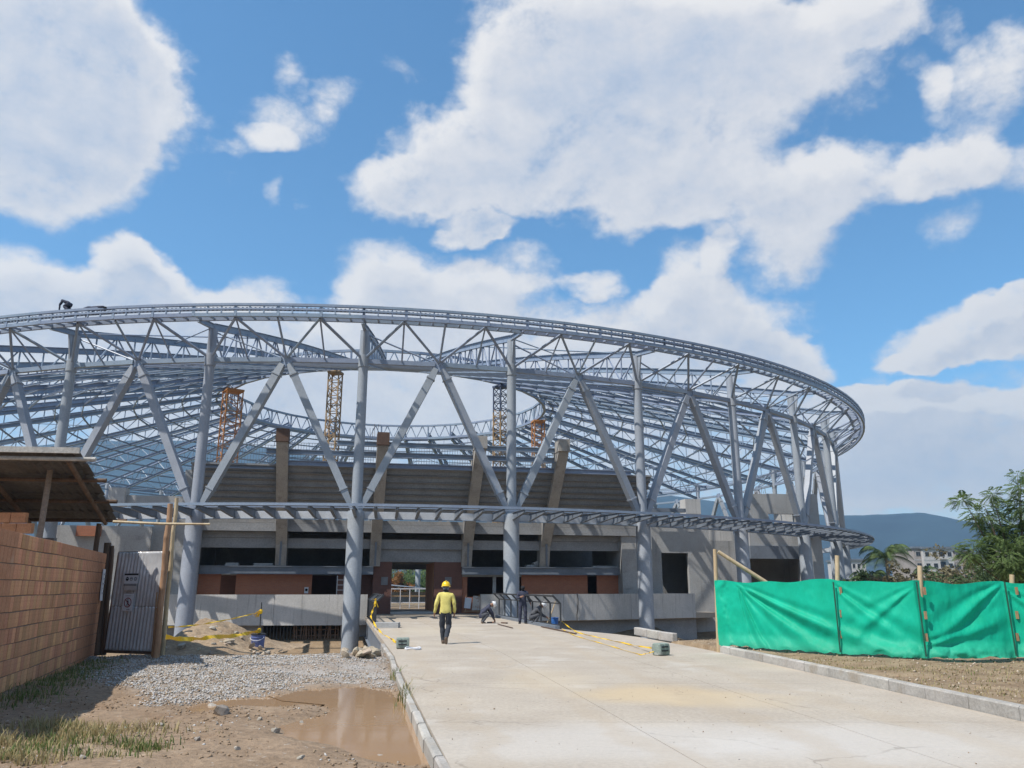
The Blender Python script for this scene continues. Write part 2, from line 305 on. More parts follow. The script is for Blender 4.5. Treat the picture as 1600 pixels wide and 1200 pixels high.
def stains(m, L_):
    nt = m.node_tree; N = nt.nodes.new; L = nt.links.new; b = nt.nodes['Principled BSDF']; col = b.inputs['Base Color'].links[0].from_socket; tc = N('ShaderNodeTexCoord')
    wn = N('ShaderNodeTexNoise'); wn.inputs['Scale'].default_value = .9; wn.inputs['Detail'].default_value = 6; L(tc.outputs['Object'], wn.inputs['Vector'])
    wv = N('ShaderNodeVectorMath'); wv.operation = 'MULTIPLY_ADD'; L(wn.outputs[1], wv.inputs[0]); wv.inputs[1].default_value = (1.3, 1.3, 0); L(tc.outputs['Object'], wv.inputs[2])
    for (x, y, rx, ry, c, amt) in L_:
        v = N('ShaderNodeVectorMath'); v.operation = 'SUBTRACT'; L(wv.outputs[0], v.inputs[0]); v.inputs[1].default_value = (x+.65, y+.65, 0)
        k = N('ShaderNodeVectorMath'); k.operation = 'MULTIPLY'; L(v.outputs[0], k.inputs[0]); k.inputs[1].default_value = (1/rx, 1/ry, 0)
        ln = N('ShaderNodeVectorMath'); ln.operation = 'LENGTH'; L(k.outputs[0], ln.inputs[0])
        mr = N('ShaderNodeMapRange'); mr.interpolation_type = 'SMOOTHSTEP'; mr.inputs[1].default_value = 1.15; mr.inputs[2].default_value = .35; mr.inputs[3].default_value = 0; mr.inputs[4].default_value = amt; L(ln.outputs['Value'], mr.inputs[0])
        x_ = N('ShaderNodeMix'); x_.data_type = 'RGBA'; L(mr.outputs[0], x_.inputs['Factor']); L(col, x_.inputs['A']); x_.inputs['B'].default_value = (*c, 1); col = x_.outputs['Result']
    for (ax, ay, bx_, by_, wd_) in ((.2, 6, -3.0, 24, .16), (1.9, 6, -1.3, 24, .16), (3.4, 7, 1.2, 26, .2), (5.2, 7.5, 2.9, 26, .2)):      # faint tyre tracks of dried mud
        d_ = Vector((bx_-ax, by_-ay, 0)).normalized(); nn = Vector((d_.y, -d_.x, 0)); v = N('ShaderNodeVectorMath'); v.operation = 'DOT_PRODUCT'; L(wv.outputs[0], v.inputs[0]); v.inputs[1].default_value = nn
        k = N('ShaderNodeMath'); k.operation = 'SUBTRACT'; L(v.outputs['Value'], k.inputs[0]); k.inputs[1].default_value = nn.x*(ax+.65)+nn.y*(ay+.65); k2 = N('ShaderNodeMath'); k2.operation = 'ABSOLUTE'; L(k.outputs[0], k2.inputs[0])
        mr = N('ShaderNodeMapRange'); mr.interpolation_type = 'SMOOTHSTEP'; mr.inputs[1].default_value = wd_*1.8; mr.inputs[2].default_value = wd_*.4; mr.inputs[3].default_value = 0; mr.inputs[4].default_value = .3; L(k2.outputs[0], mr.inputs[0])
        x_ = N('ShaderNodeMix'); x_.data_type = 'RGBA'; L(mr.outputs[0], x_.inputs['Factor']); L(col, x_.inputs['A']); x_.inputs['B'].default_value = (.36, .29, .21, 1); col = x_.outputs['Result']
    cm_ = N('ShaderNodeTexVoronoi'); cm_.feature = 'DISTANCE_TO_EDGE'; cm_.inputs['Scale'].default_value = .28
    cn = N('ShaderNodeTexNoise'); cn.inputs['Scale'].default_value = 2.5; cn.inputs['Detail'].default_value = 5; L(tc.outputs['Object'], cn.inputs['Vector']); cv = N('ShaderNodeVectorMath'); cv.operation = 'MULTIPLY_ADD'; L(cn.outputs[1], cv.inputs[0]); cv.inputs[1].default_value = (.5, .5, 0); L(tc.outputs['Object'], cv.inputs[2]); L(cv.outputs[0], cm_.inputs['Vector'])
    mr = N('ShaderNodeMapRange'); mr.inputs[1].default_value = .0045; mr.inputs[2].default_value = .0015; mr.inputs[3].default_value = 0; mr.inputs[4].default_value = .4; L(cm_.outputs[0], mr.inputs[0])
    ck = N('ShaderNodeMapRange'); ck.inputs[1].default_value = .5; ck.inputs[2].default_value = .6; L(wn.outputs[0], ck.inputs[0]); ckm = N('ShaderNodeMath'); ckm.operation = 'MULTIPLY'; L(mr.outputs[0], ckm.inputs[0]); L(ck.outputs[0], ckm.inputs[1])
    x_ = N('ShaderNodeMix'); x_.data_type = 'RGBA'; L(ckm.outputs[0], x_.inputs['Factor']); L(col, x_.inputs['A']); x_.inputs['B'].default_value = (.13, .11, .09, 1); col = x_.outputs['Result']
    # scattered short scuffs, along the road
    mp = N('ShaderNodeMapping'); mp.inputs['Scale'].default_value = (2.2, 9, 1); mp.inputs['Rotation'].default_value = (0, 0, .15); L(tc.outputs['Object'], mp.inputs[0])
    n3 = N('ShaderNodeTexNoise'); n3.inputs['Scale'].default_value = 1.6; n3.inputs['Detail'].default_value = 5; n3.inputs['Roughness'].default_value = .7; L(mp.outputs[0], n3.inputs['Vector'])
    mr = N('ShaderNodeMapRange'); mr.inputs[1].default_value = .60; mr.inputs[2].default_value = .72; mr.inputs[4].default_value = .5; L(n3.outputs[0], mr.inputs[0])
    x_ = N('ShaderNodeMix'); x_.data_type = 'RGBA'; L(mr.outputs[0], x_.inputs['Factor']); L(col, x_.inputs['A']); x_.inputs['B'].default_value = (.27, .235, .20, 1); L(x_.outputs['Result'], b.inputs['Base Color'])
STS = [(onz(1030, 1085).x, onz(1030, 1085).y, 1.5, 1.5, (.47, .36, .22), .7), (onz(850, 1062).x, onz(850, 1062).y, 1.0, 2.2, (.46, .38, .27), .4), (onz(1150, 1095).x, onz(1150, 1095).y, 1.2, 1.0, (.46, .37, .25), .5), (onz(680, 985).x, onz(680, 985).y, 2.2, 4.0, (.46, .395, .30), .45), (onz(1280, 1040).x, onz(1280, 1040).y, 2.0, 1.5, (.46, .39, .29), .5), (onz(1000, 1160).x, onz(1000, 1160).y, 3.0, 1.5, (.48, .455, .425), .5), (onz(1400, 1160).x, onz(1400, 1160).y, 2.0, 1.6, (.47, .445, .415), .5)]
stains(ROAD, STS)
KERB = mat('kerb_concrete', (.43,.405,.37), (.32,.30,.27), 1.6, .9, .25, 22, rnd=.12, fine=.3, patches=[((.27,.22,.16), 1.8, .55, .72, (1,1,1), .6)])
MUD = mat('mud', (.295,.212,.142), (.215,.148,.094), .7, .85, .8, 9, c3=(.255,.18,.118), fine=.4, patches=[((.185,.115,.066), .9, .52, .68, (1,1,1), .8), ((.37,.285,.2), 1.3, .58, .72, (1,1,1), .7), ((.36,.33,.30), 9, .64, .68, (1,1,1), .7)])
BAMBOO = mat('bamboo', (.42,.27,.15), (.28,.165,.09), 2.5, .7, .15, 20, stretch=(1,1,.25), rnd=.1, fine=.3)
BAMBOO_L = mat('pale_bamboo', (.52,.42,.27), (.40,.29,.17), 2.5, .65, .1, 20, stretch=(1,1,.25), fine=.2)
WOOD_D = mat('weathered_wood', (.17,.11,.075), (.09,.06,.042), 3, .85, .2, 18, stretch=(1,1,.15), fine=.3)
TIN = mat('tin_sheet', (.56,.56,.57), (.42,.42,.43), 1.2, .34, .05, 8, metal=.25, fine=.15, patches=[((.26,.2,.15), 1.8, .6, .74, (1,1,.4), .6)], spec=.5)
ROOFSH = mat('roof_sheet', (.135,.13,.125), (.08,.077,.075), 1.3, .85, .2, 12, fine=.3)
CLAY = mat('clay_block', (.62,.335,.185), (.50,.25,.13), 5, .85, .3, 30, c3=(.57,.29,.155), stretch=(1,1,1), rnd=.22, fine=.25, patches=[((.5,.38,.28), 1.3, .62, .74, (1,1,1), .5)])
MORTAR = mat('mortar', (.26,.20,.155), (.17,.12,.09), 4, .95, .4, 20)
YELLOWT = mat('yellow_tape', (.78,.50,.02), (.66,.41,.015), 6, .45, .02, spec=.4, fine=.1)
ORANGE = mat('orange_lattice', (.52,.23,.07), (.38,.17,.06), 2, .6, .1, fine=.3)
YELLOWS = mat('yellow_lattice', (.42,.285,.15), (.29,.20,.115), 2, .6, .1, fine=.3)
NAVYS = mat('blue_lattice', (.09,.12,.19), (.07,.08,.12), 2, .6, .1, fine=.3)
PAPER = mat('paper', (.62,.63,.66), (.56,.57,.6), 3, .7, .02, fine=.06)
INK = mat('ink_black', (.02,.02,.022), None, 3, .6, 0, fine=0)
INKG = mat('ink_grey', (.22,.22,.23), None, 3, .6, 0, fine=0)
REDI = mat('ink_red', (.25,.03,.035), None, 3, .6, 0, fine=0)
STONE = mat('stone', (.43,.39,.34), (.30,.265,.22), 3, .9, .3, 20, rnd=.2, fine=.3)
CHUNK = mat('broken_concrete', (.50,.42,.33), (.36,.29,.21), 2.4, .92, .35, 20, rnd=.2, fine=.3)
DIRT = mat('dry_dirt', (.36,.27,.18), (.25,.175,.11), 1.5, .95, .6, 12, fine=.4)

# ------------------------------------------------------------------ plan of the place
C = Vector((-14.6, 91.8, 0)); RC, RR = 48.6, 51.4          # centre of the round roof, radius of the columns and of the edge ring
def pol(r, ph, z=0.0): return Vector((C.x+r*math.sin(R(ph)), C.y-r*math.cos(R(ph)), z))
def phi_at(px, r):                                           # where the sight line through px (at eye height) meets a circle round the centre
    a = math.atan2(ray(px, HZ)[0], ray(px, HZ)[1]); d = Vector((math.sin(a), math.cos(a))); c = Vector((C.x, C.y))
    b = d.dot(c); t = b-math.sqrt(max(0, b*b-c.dot(c)+r*r)); p = d*t-c; return math.degrees(math.atan2(p.x, -p.y))
G = Vector((-6.3, 51.6, 0)); GA = math.atan2(.2036, .979)
WV = Vector((math.cos(GA), math.sin(GA), 0)); UV = Vector((-math.sin(GA), math.cos(GA), 0))
def fa(px, py, b):                                           # facade coordinates (along, height) of a pixel on the plane b
    r = Vector(ray(px, py)); t = (b+G.dot(UV))/r.dot(UV); p = r*t; return (p-G).dot(WV), EYE+p.z
# road edges (ground plan, on the road surface)
LEFT = [onz(745, 1235), onz(705, 1200), onz(668, 1130), onz(640, 1075), onz(612, 1019)]
dirv = Vector((-.2036, .979, 0))
def xleft(y):
    if y >= 19.4: return LEFT[4].x-(y-LEFT[4].y)*.208
    return float(np.interp(y, [p.y for p in LEFT], [p.x for p in LEFT])) if y > LEFT[0].y else LEFT[0].x+(LEFT[0].y-y)*.2
RIGHTP = [(7.0, 2.0), (6.55, 6.5), tuple(onz(1600, 1128)[:2]), tuple(onz(1350, 1070)[:2]), tuple(onz(1100, 1014)[:2]), tuple(onz(985, 993)[:2]), (2.15, 32.5), (-1.6, 50.6)]
def xright(y): return float(np.interp(y, [p[1] for p in RIGHTP], [p[0] for p in RIGHTP]))
XL = np.vectorize(xleft); XR = np.vectorize(xright)
PUD = [onz(x, y, -.16) for x, y in ((440,1088),(470,1078),(560,1073),(610,1078),(630,1095),(655,1130),(682,1165),(690,1190),(640,1196),(560,1180),(520,1165),(440,1150),(432,1135),(500,1118),(520,1105),(470,1100))]
PUD2 = [onz(x, y, -.16) for x, y in ((285,1104),(330,1092),(400,1088),(450,1086),(480,1098),(440,1106),(380,1104),(330,1112),(290,1115))]
def poly_sd(poly, X, Y):                                     # signed distance, negative inside
    d = np.full(X.shape, 1e9); ins = np.zeros(X.shape, bool); n = len(poly)
    for i in range(n):
        a = poly[i]; b = poly[(i+1) % n]; ex, ey = b.x-a.x, b.y-a.y
        t = np.clip(((X-a.x)*ex+(Y-a.y)*ey)/(ex*ex+ey*ey+1e-12), 0, 1)
        d = np.minimum(d, np.hypot(X-a.x-t*ex, Y-a.y-t*ey))
        cnd = ((a.y > Y) != (b.y > Y)) & (X < (b.x-a.x)*(Y-a.y)/((b.y-a.y) if abs(b.y-a.y) > 1e-9 else 1e-9)+a.x); ins ^= cnd
    return np.where(ins, -d, d)
GRAV = [onz(x, y, -.15) for x, y in ((150,1028),(262,1020),(400,1013),(560,1020),(612,1030),(640,1068),(610,1078),(560,1070),(470,1074),(380,1092),(300,1096),(235,1104),(225,1085),(150,1066),(120,1050))]
def ground_z(X, Y):
    X = np.asarray(X, float); Y = np.asarray(Y, float)
    r = np.hypot(X-C.x, Y-C.y)
    xl, xr = XL(np.clip(Y, 2, 51)), XR(np.clip(Y, 2, 51))
    left = -.13+.22*fbm(X*.35, Y*.35)+.13*fbm(X*1.7+3, Y*1.7)+.05*fbm(X*6, Y*6, 3)*smooth(40, 24, Y)
    d = np.minimum(poly_sd(PUD, X, Y), poly_sd(PUD2, X, Y)+.02)
    left = np.where(Y < 26, np.where(d < .5, np.minimum(left, 9)*smooth(-.05, .5, d)+(1-smooth(-.05, .5, d))*(-.165+np.clip(d, -.6, .3)*.11+.05*fbm(X*2.2, Y*2.2)), left), left)
    left = np.maximum(left, -.26)
    right = .10+.16*fbm(X*.5, Y*.5)+.06*fbm(X*2.5, Y*2.5)
    z = np.where(X < (xl+xr)/2, left, right)
    inroad = (X > xl-.06) & (X < xr+.06) & (Y < 52); z = np.where(inroad, -.24, z)
    moat = smooth(70.5, 64.5, r)*smooth(43.5, 45, r)
    z = z*(1-moat)-1.75*moat
    far = smooth(60, 160, np.hypot(X, Y)); inside = smooth(46, 44, r)
    z = z*(1-inside)-.15*inside
    return z*(1-far)+(-.1+.5*fbm(X*.01, Y*.01))*far
def axis_pts(lo, hi, step, far):
    a = list(np.arange(lo, hi, step)); s = step
    x = hi
    up = []
    while x < far: up.append(x); s = min(s*1.22, 400); x += s
    up.append(far); s = step; x = lo-step; dn = []
    while x > -far: dn.append(x); s = min(s*1.22, 400); x -= s
    dn.append(-far); return np.array(sorted(dn)+a+up)
def build_ground():
    xs = axis_pts(-12, 9, .10, 3550); ys = axis_pts(5.5, 25, .10, 3550)
    X, Y = np.meshgrid(xs, ys); Z = ground_z(X.ravel(), Y.ravel()).reshape(X.shape)
    V = np.stack([X, Y, Z], -1).reshape(-1, 3); nx = len(xs); ny = len(ys)
    i = (np.arange(ny-1)[:, None]*nx+np.arange(nx-1)[None]).ravel(); Fc = np.stack([i, i+1, i+1+nx, i+nx], 1)
    # soil: brown mud on the left, dry grassy dirt elsewhere
    m = MUD; me = np_mesh('ground', V, Fc, m, smooth=True); o = link('ground', me); tag(o, kind='structure')
    nt = m.node_tree; N = nt.nodes.new; L = nt.links.new; b = nt.nodes['Principled BSDF']
    old = b.inputs['Base Color'].links[0].from_socket
    at = N('ShaderNodeAttribute'); at.attribute_name = 'soil'; spx = N('ShaderNodeSeparateColor'); L(at.outputs['Color'], spx.inputs[0])
    tc = N('ShaderNodeTexCoord'); n = N('ShaderNodeTexNoise'); n.inputs['Scale'].default_value = 2.2; n.inputs['Detail'].default_value = 8; n.inputs['Roughness'].default_value = .7; L(tc.outputs['Object'], n.inputs['Vector'])
    rp = N('ShaderNodeValToRGB'); e = rp.color_ramp.elements; e[0].position = .35; e[0].color = (.17,.115,.068, 1); e[1].position = .70; e[1].color = (.33,.245,.155, 1); L(n.outputs[0], rp.inputs[0])
    x = N('ShaderNodeMix'); x.data_type = 'RGBA'; L(spx.outputs[0], x.inputs['Factor']); L(old, x.inputs['A']); L(rp.outputs[0], x.inputs['B'])
    n2 = N('ShaderNodeTexNoise'); n2.inputs['Scale'].default_value = 1.3; n2.inputs['Detail'].default_value = 6; L(tc.outputs['Object'], n2.inputs['Vector'])
    gm = N('ShaderNodeMath'); gm.operation = 'MULTIPLY_ADD'; L(n2.outputs[0], gm.inputs[0]); gm.inputs[1].default_value = 2.2; gm.inputs[2].default_value = -.45; gm.use_clamp = True
    gm2 = N('ShaderNodeMath'); gm2.operation = 'MULTIPLY'; L(gm.outputs[0], gm2.inputs[0]); L(spx.outputs[1], gm2.inputs[1])
    x2 = N('ShaderNodeMix'); x2.data_type = 'RGBA'; L(gm2.outputs[0], x2.inputs['Factor']); L(x.outputs['Result'], x2.inputs['A']); x2.inputs['B'].default_value = (.33,.30,.27, 1)
    x3 = N('ShaderNodeMix'); x3.data_type = 'RGBA'; L(spx.outputs[2], x3.inputs['Factor']); L(x2.outputs['Result'], x3.inputs['A']); x3.inputs['B'].default_value = (.085,.105,.045, 1)
    L(x3.outputs['Result'], b.inputs['Base Color'])
    ca = me.color_attributes.new('soil', 'FLOAT_COLOR', 'POINT')
    fx, fy = V[:, 0], V[:, 1]
    dry = np.where(fx > (XL(np.clip(fy, 2, 51))+XR(np.clip(fy, 2, 51)))/2, 1.0, smooth(22, 30, fy)*.7)
    gr = smooth(.35, -.5, poly_sd(GRAV, fx, fy))
    green = smooth(70, 140, np.hypot(fx, fy))*.8
    ca.data.foreach_set('color', np.stack([dry, gr, green, np.ones_like(fx)], 1).astype(np.float32).ravel())
build_ground()
# puddle: muddy water lying in the hollow
WATER = bpy.data.materials.new('muddy_water'); WATER.use_nodes = True
def wat():
    nt = WATER.node_tree; N = nt.nodes.new; L = nt.links.new; b = nt.nodes['Principled BSDF']
    b.inputs['Base Color'].default_value = (.33,.21,.12, 1); b.inputs['Roughness'].default_value = .06; b.inputs['Specular IOR Level'].default_value = .5; b.inputs['IOR'].default_value = 1.33
    tc = N('ShaderNodeTexCoord'); n = N('ShaderNodeTexNoise'); n.inputs['Scale'].default_value = 3; n.inputs['Detail'].default_value = 3; L(tc.outputs['Object'], n.inputs['Vector'])
    bp = N('ShaderNodeBump'); bp.inputs['Strength'].default_value = .03; bp.inputs['Distance'].default_value = .05; L(n.outputs[0], bp.inputs['Height']); L(bp.outputs[0], b.inputs['Normal'])
wat()
for pts, nm in ((PUD, 1), (PUD2, 0)):
    c = sum(pts, Vector())/len(pts)
    mb = MB(); mb.add([(c.x+(p.x-c.x)*1.4, c.y+(p.y-c.y)*1.3, -.178) for p in pts], [tuple(range(len(pts)))])
    for q in range(len(mb.v)): mb.v[q] = (*mb.v[q][:2], -.162 if nm else -.170)
    tag(mb.build('puddle', WATER), kind='structure')

# ------------------------------------------------------------------ road: cast slabs with joints, kerbs
road = empty('road', (0, 0, 0)); tag(road, kind='structure')
rows = [3.0, 6.6, 10.4, 14.4, 18.6, 23.0, 27.6, 32.4, 37.2, 42.0, 46.4]
for i in range(len(rows)-1):
    for j in range(3):
        mb = MB(); y0, y1 = rows[i]+.006, rows[i+1]-.006; fr = (j/3, (j+1)/3)
        def X(y, t): return xleft(y)+(xright(y)-xleft(y))*t
        sub = 3; vs = []; fs = []
        for k in range(sub+1):
            y = y0+(y1-y0)*k/sub; a = X(y, fr[0])+(.006 if j else 0); b = X(y, fr[1])-(.006 if j < 2 else 0)
            for z in (0, -.16):
                vs += [(a, y, z+random.uniform(0, .0)), (b, y, z)]
        for k in range(sub):
            o = k*4; fs += [(o, o+1, o+5, o+4), (o+2, o+6, o+7, o+3), (o, o+4, o+6, o+2), (o+1, o+3, o+7, o+5)]
        fs += [(0, 2, 3, 1), (sub*4, sub*4+1, sub*4+3, sub*4+2)]
        mb.add(vs, fs); mb.build('slab', ROAD, road)
# base under the joints, bridge deck beams
mb = MB(); ysb = [3, 8, 12, 16, 20, 24.5]
for y0, y1 in zip(ysb, ysb[1:]): mb.hexa([(xleft(y0)+.1, y0, -.6), (xright(y0)-.1, y0, -.6), (xright(y1)-.1, y1, -.6), (xleft(y1)+.1, y1, -.6)]+[(xleft(y0)+.1, y0, -.165), (xright(y0)-.1, y0, -.165), (xright(y1)-.1, y1, -.165), (xleft(y1)+.1, y1, -.165)])
mb.build('road_base', CONC, road)
mb = MB()
for y0, y1 in ((24.5, 32), (32, 46.4)): mb.hexa([(xleft(y0)+.25, y0, -.4), (xright(y0)-.25, y0, -.4), (xright(y1)-.25, y1, -.4), (xleft(y1)+.25, y1, -.4), (xleft(y0)+.25, y0, -.165), (xright(y0)-.25, y0, -.165), (xright(y1)-.25, y1, -.165), (xleft(y1)+.25, y1, -.165)])
mb.build('bridge_deck', CONC_F, road)
for f in (0, 1):
    mb = MB(); y0, y1 = 24.6, 46.3
    xa, xb = (xleft(y0)+.12, xleft(y1)+.12) if f == 0 else (xright(32.5)-.12, xright(y1)-.12)
    if f: y0 = 32.5
    mb.ibeam((xa, y0, -.62), (xb, y1, -.62), .26, .9, .04); mb.build('edge_girder', STEEL_D, road)
def kerb_run(name, label, pts, ln, w, h, zb):
    k = empty(name, (0, 0, 0)); tag(k, kind='structure')
    cum = [0]
    for a, b in zip(pts, pts[1:]): cum.append(cum[-1]+(Vector(b)-Vector(a)).length)
    def at(s):
        s = min(max(s, 0), cum[-1])
        for i in range(len(pts)-1):
            if s <= cum[i+1]+1e-6: t = (s-cum[i])/(cum[i+1]-cum[i]); return Vector(pts[i]).lerp(Vector(pts[i+1]), t)
    s = 0
    while s < cum[-1]-.1:
        a, b = at(s+.008), at(min(s+ln, cum[-1])-.008); d = (b-a).normalized(); n = Vector((d.y, -d.x))
        a = a+n*random.uniform(-.008, .008); b = b+n*random.uniform(-.008, .008); dz = random.uniform(-.008, .008); c = .02
        mb = MB(); P = lambda p, t, z: (p.x+n.x*t, p.y+n.y*t, z)
        prof = [(0, zb), (w, zb), (w, h+dz-c), (w-c, h+dz), (c, h+dz), (0, h+dz-c)]
        vs = [P(a, t, z) for t, z in prof]+[P(b, t, z) for t, z in prof]; m_ = 6
        mb.add(vs, [tuple(range(m_)), tuple(range(2*m_-1, m_-1, -1))]+[((i+1) % m_, i, m_+i, m_+(i+1) % m_) for i in range(m_)])
        mb.build('kerb_stone', KERB, k); s += ln
    return k
ys_ = [4.5, 6.5, 8.5, 10.5, 12.5, 14.5, 17, 19.5, 21.3]
kerb_run('kerb', '', [(xright(y)+.015, y) for y in ys_], 1.0, .16, .17, -.3)
ys_ = [4.5, 6, 7.5, 9, 10.5, 12, 14, 16, 18, 19.8, 22, 24.4]
kerb_run('road_edging', '', [(xleft(y)-.125, y) for y in ys_], 1.0, .11, -.008, -.42)
# loose kerb blocks at the lip of the moat
for (px, py, px2, py2, lab) in ((984, 993, 1003, 997, 'dirty white kerb block with chipped foot, farthest from the green fence'), (1004, 997.5, 1020, 1000.5, 'dirty white kerb block lying in the middle of three at the moat lip'), (1021, 1001, 1043, 1004.5, 'dirty white kerb block with broken end, nearest the green fence')):
    a, b = onz(px, py, .0), onz(px2, py2, .0); mb = MB(); d = (b-a).normalized()
    mb.bar((0, 0, 0), b-a, .18, .26); o = mb.build('kerb_block', KERB, loc=a+Vector((.25, .1, .14)))
    bv = o.modifiers.new('bevel', 'BEVEL'); bv.width = .025; bv.segments = 2
    tag(o, lab, 'kerb block', 'loose kerb blocks at the lip of the moat')

# ------------------------------------------------------------------ steel roof of the stadium
NCOL = 35; DPH = 360/NCOL; PH0 = 7.15-DPH*8
ZTOP, ZLOW = 16.15, 14.2                       # edge ring, lower chord ring
RI, ZIB, ZIT = 18.5, 22.1, 23.9                # inner ring
roof = empty('stadium_roof', (C.x, C.y, 0)); tag(roof, 'round grey-blue steel roof frame on V-armed columns over the stadium', 'roof structure')
def P3(r, deg, z): return Vector((r*math.sin(R(deg)), -r*math.cos(R(deg)), z))      # in the roof's own frame
def sector(name, mb, mt, k, smooth=False, parent=None, cache={}):
    key = id(mb)
    if key not in cache: cache[key] = mb.mesh(name, mt, smooth)
    return link(name, cache[key], parent or roof, (0, 0, 0), R(PH0+DPH*k))
def zbot(r): t = (RC-r)/(RC-RI); return ZLOW+(ZIB-ZLOW)*t
def ztop(r): t = (RC-r)/(RC-RI); return ZTOP+.05+(ZIB+.75-ZTOP-.05)*t+.25*math.sin(PI*max(0, t))*(1-.3*t)
h = DPH/2
cm = MB(); cm.lathe([(.47, -1.9), (.45, -1.6), (.45, 5.6), (.43, 5.66)], 24, P3(RC, 0, 0)); cm.lathe([(.30, 5.66), (.27, ZLOW-.6), (.25, ZTOP-.1)], 18, P3(RC, 0, 0))
cm.lathe([(.33, 5.67), (.33, 5.95), (.3, 5.98)], 18, P3(RC, 0, 0)); cm.lathe([(.31, ZLOW-.35), (.31, ZLOW+.3)], 18, P3(RC, 0, 0))
cm.bar(P3(RC, 0, ZLOW+.35), P3(RC+.1, 0, ZTOP), .09, .5, .09, .95, up=(0, -1, 0))
arm = []
for s in (-1, 1):
    a = MB(); p0, p1 = P3(RC, s*.25, 5.75), P3(RC, s*(h-.22), ZLOW-.25); d = (p1-p0)
    q0, q1 = p0+d*.13, p0+d*.93
    a.bar(p0, q0, .22, .26, .40, .40, up=(0, -1, 0)); a.bar(q0, p0+d*.138, .48, .48, up=(0, -1, 0)); a.bar(p0+d*.138, p0+d*.922, .40, .40, .42, .40, up=(0, -1, 0))
    a.bar(p0+d*.922, q1, .5, .48, up=(0, -1, 0)); a.bar(q1, p1, .42, .4, .3, .3, up=(0, -1, 0)); arm.append(a)
node = MB(); n0 = P3(RC, h, ZLOW); node.hexa([n0+Vector(q) for q in ((-.42,-.06,-.45),(.42,-.06,-.45),(.42,.06,-.45),(-.42,.06,-.45),(-.3,-.06,.35),(.3,-.06,.35),(.3,.06,.35),(-.3,.06,.35))])
chord = []
for s in (0, 1):
    a = MB(); a.bar(P3(RC, s*h+.3, ZLOW), P3(RC, (s+1)*h-.3, ZLOW), .26, .26); chord.append(a)
strut = []
def st(p, q, r=.065):
    a = MB(); a.tube(p, q, r, n=6, cap=False); strut.append(a)
zr = ZTOP-.25
st(P3(RC, 0, ZLOW+.1), P3(RR-.35, h/2, zr), .085); st(P3(RC, 0, ZLOW+.1), P3(RR-.35, -h/2, zr), .085)
st(P3(RC, h, ZLOW+.1), P3(RR-.35, h/2, zr), .075); st(P3(RC, h, ZLOW+.1), P3(RR-.35, h*1.5, zr), .075); st(P3(RC, h, ZLOW+.1), P3(RR-.35, h, zr))
st(P3(RC, h/2, ZLOW), P3(RR-.35, h/2, zr), .05); st(P3(RC, h*1.5, ZLOW), P3(RR-.35, h*1.5, zr), .05)
st(P3(RC, h, ZLOW), P3(RC-.2, 0, ZTOP-.2), .05)
ring = []
for (r, z, w, hh) in ((RR, ZTOP+.36, .16, .14), (RR, ZTOP+.12, .12, .10), (RR-.05, ZTOP-.20, .16, .2), (RR-1.0, ZTOP-.1, .16, .2), (RR-.5, ZTOP+.25, .1, .1)):
    a = MB()
    for i in range(4): a.bar(P3(r, i*DPH/4, z), P3(r, (i+1)*DPH/4, z), w, hh)
    ring.append(a)
rung = MB()
for i in range(12):
    d = i*DPH/12+.1
    rung.bar(P3(RR, d, ZTOP+.29), P3(RR, d, ZTOP-.11), .07, .07); rung.bar(P3(RR-.05, d, ZTOP-.19), P3(RR-1.0, d, ZTOP-.11), .08, .1)
    if i % 3 == 0: rung.bar(P3(RR+.01, d, ZTOP+.3), P3(RR+.01, d, ZTOP-.28), .16, .05)
chk = MB()
for i in range(40):
    d = i*DPH/40; chk.bar(P3(RR-.02, d, ZTOP+.22), P3(RR-.02, d, ZTOP+.02), .09, .04)
rs = np.linspace(RC, RI+.4, 19)
tch = MB(); tch.ibeam(P3(RR-.9, 0, ZTOP-.15), P3(RC, 0, ztop(RC)), .2, .32)
for a_, b_ in zip(rs, rs[1:]): tch.ibeam(P3(a_, 0, ztop(a_)), P3(b_, 0, ztop(b_)), .24, .42)
bch = MB()
for a_, b_ in zip(rs[::2], rs[2::2]): bch.ibeam(P3(a_, 0, zbot(a_)), P3(b_, 0, zbot(b_)), .28, .36, .04)
web = MB()
for i, a_ in enumerate(rs):
    web.tube(P3(a_, 0, zbot(a_)), P3(a_, 0, ztop(a_)), .055, n=5, cap=False)
    if i < 18:
        b_ = rs[i+1]; p = (P3(a_, 0, zbot(a_)), P3(b_, 0, ztop(b_))) if i % 2 else (P3(a_, 0, ztop(a_)), P3(b_, 0, zbot(b_)))
        web.tube(*p, .055, n=5, cap=False)
irt = MB(); irt.bar(P3(RI, 0, ZIT), P3(RI, DPH, ZIT), .24, .24); irb = MB(); irb.bar(P3(RI, 0, ZIB), P3(RI, DPH, ZIB), .3, .3); irb.bar(P3(RI+1.0, 0, ZIB-.05), P3(RI+1.0, DPH, ZIB-.05), .2, .26)
irw = MB(); irw.tube(P3(RI, 0, ZIB), P3(RI, 0, ZIT), .11, n=6); 
for t0, t1 in ((0, .25), (.5, .25), (.5, .75), (1, .75)): irw.tube(P3(RI, t0*DPH, ZIB), P3(RI, t1*DPH, ZIT), .065, n=5, cap=False)
irw.tube(P3(RI, 0, ZIB), P3(RI+1, DPH/2, ZIB), .05, n=5); irw.tube(P3(RI, DPH, ZIB), P3(RI+1, DPH/2, ZIB), .05, n=5)
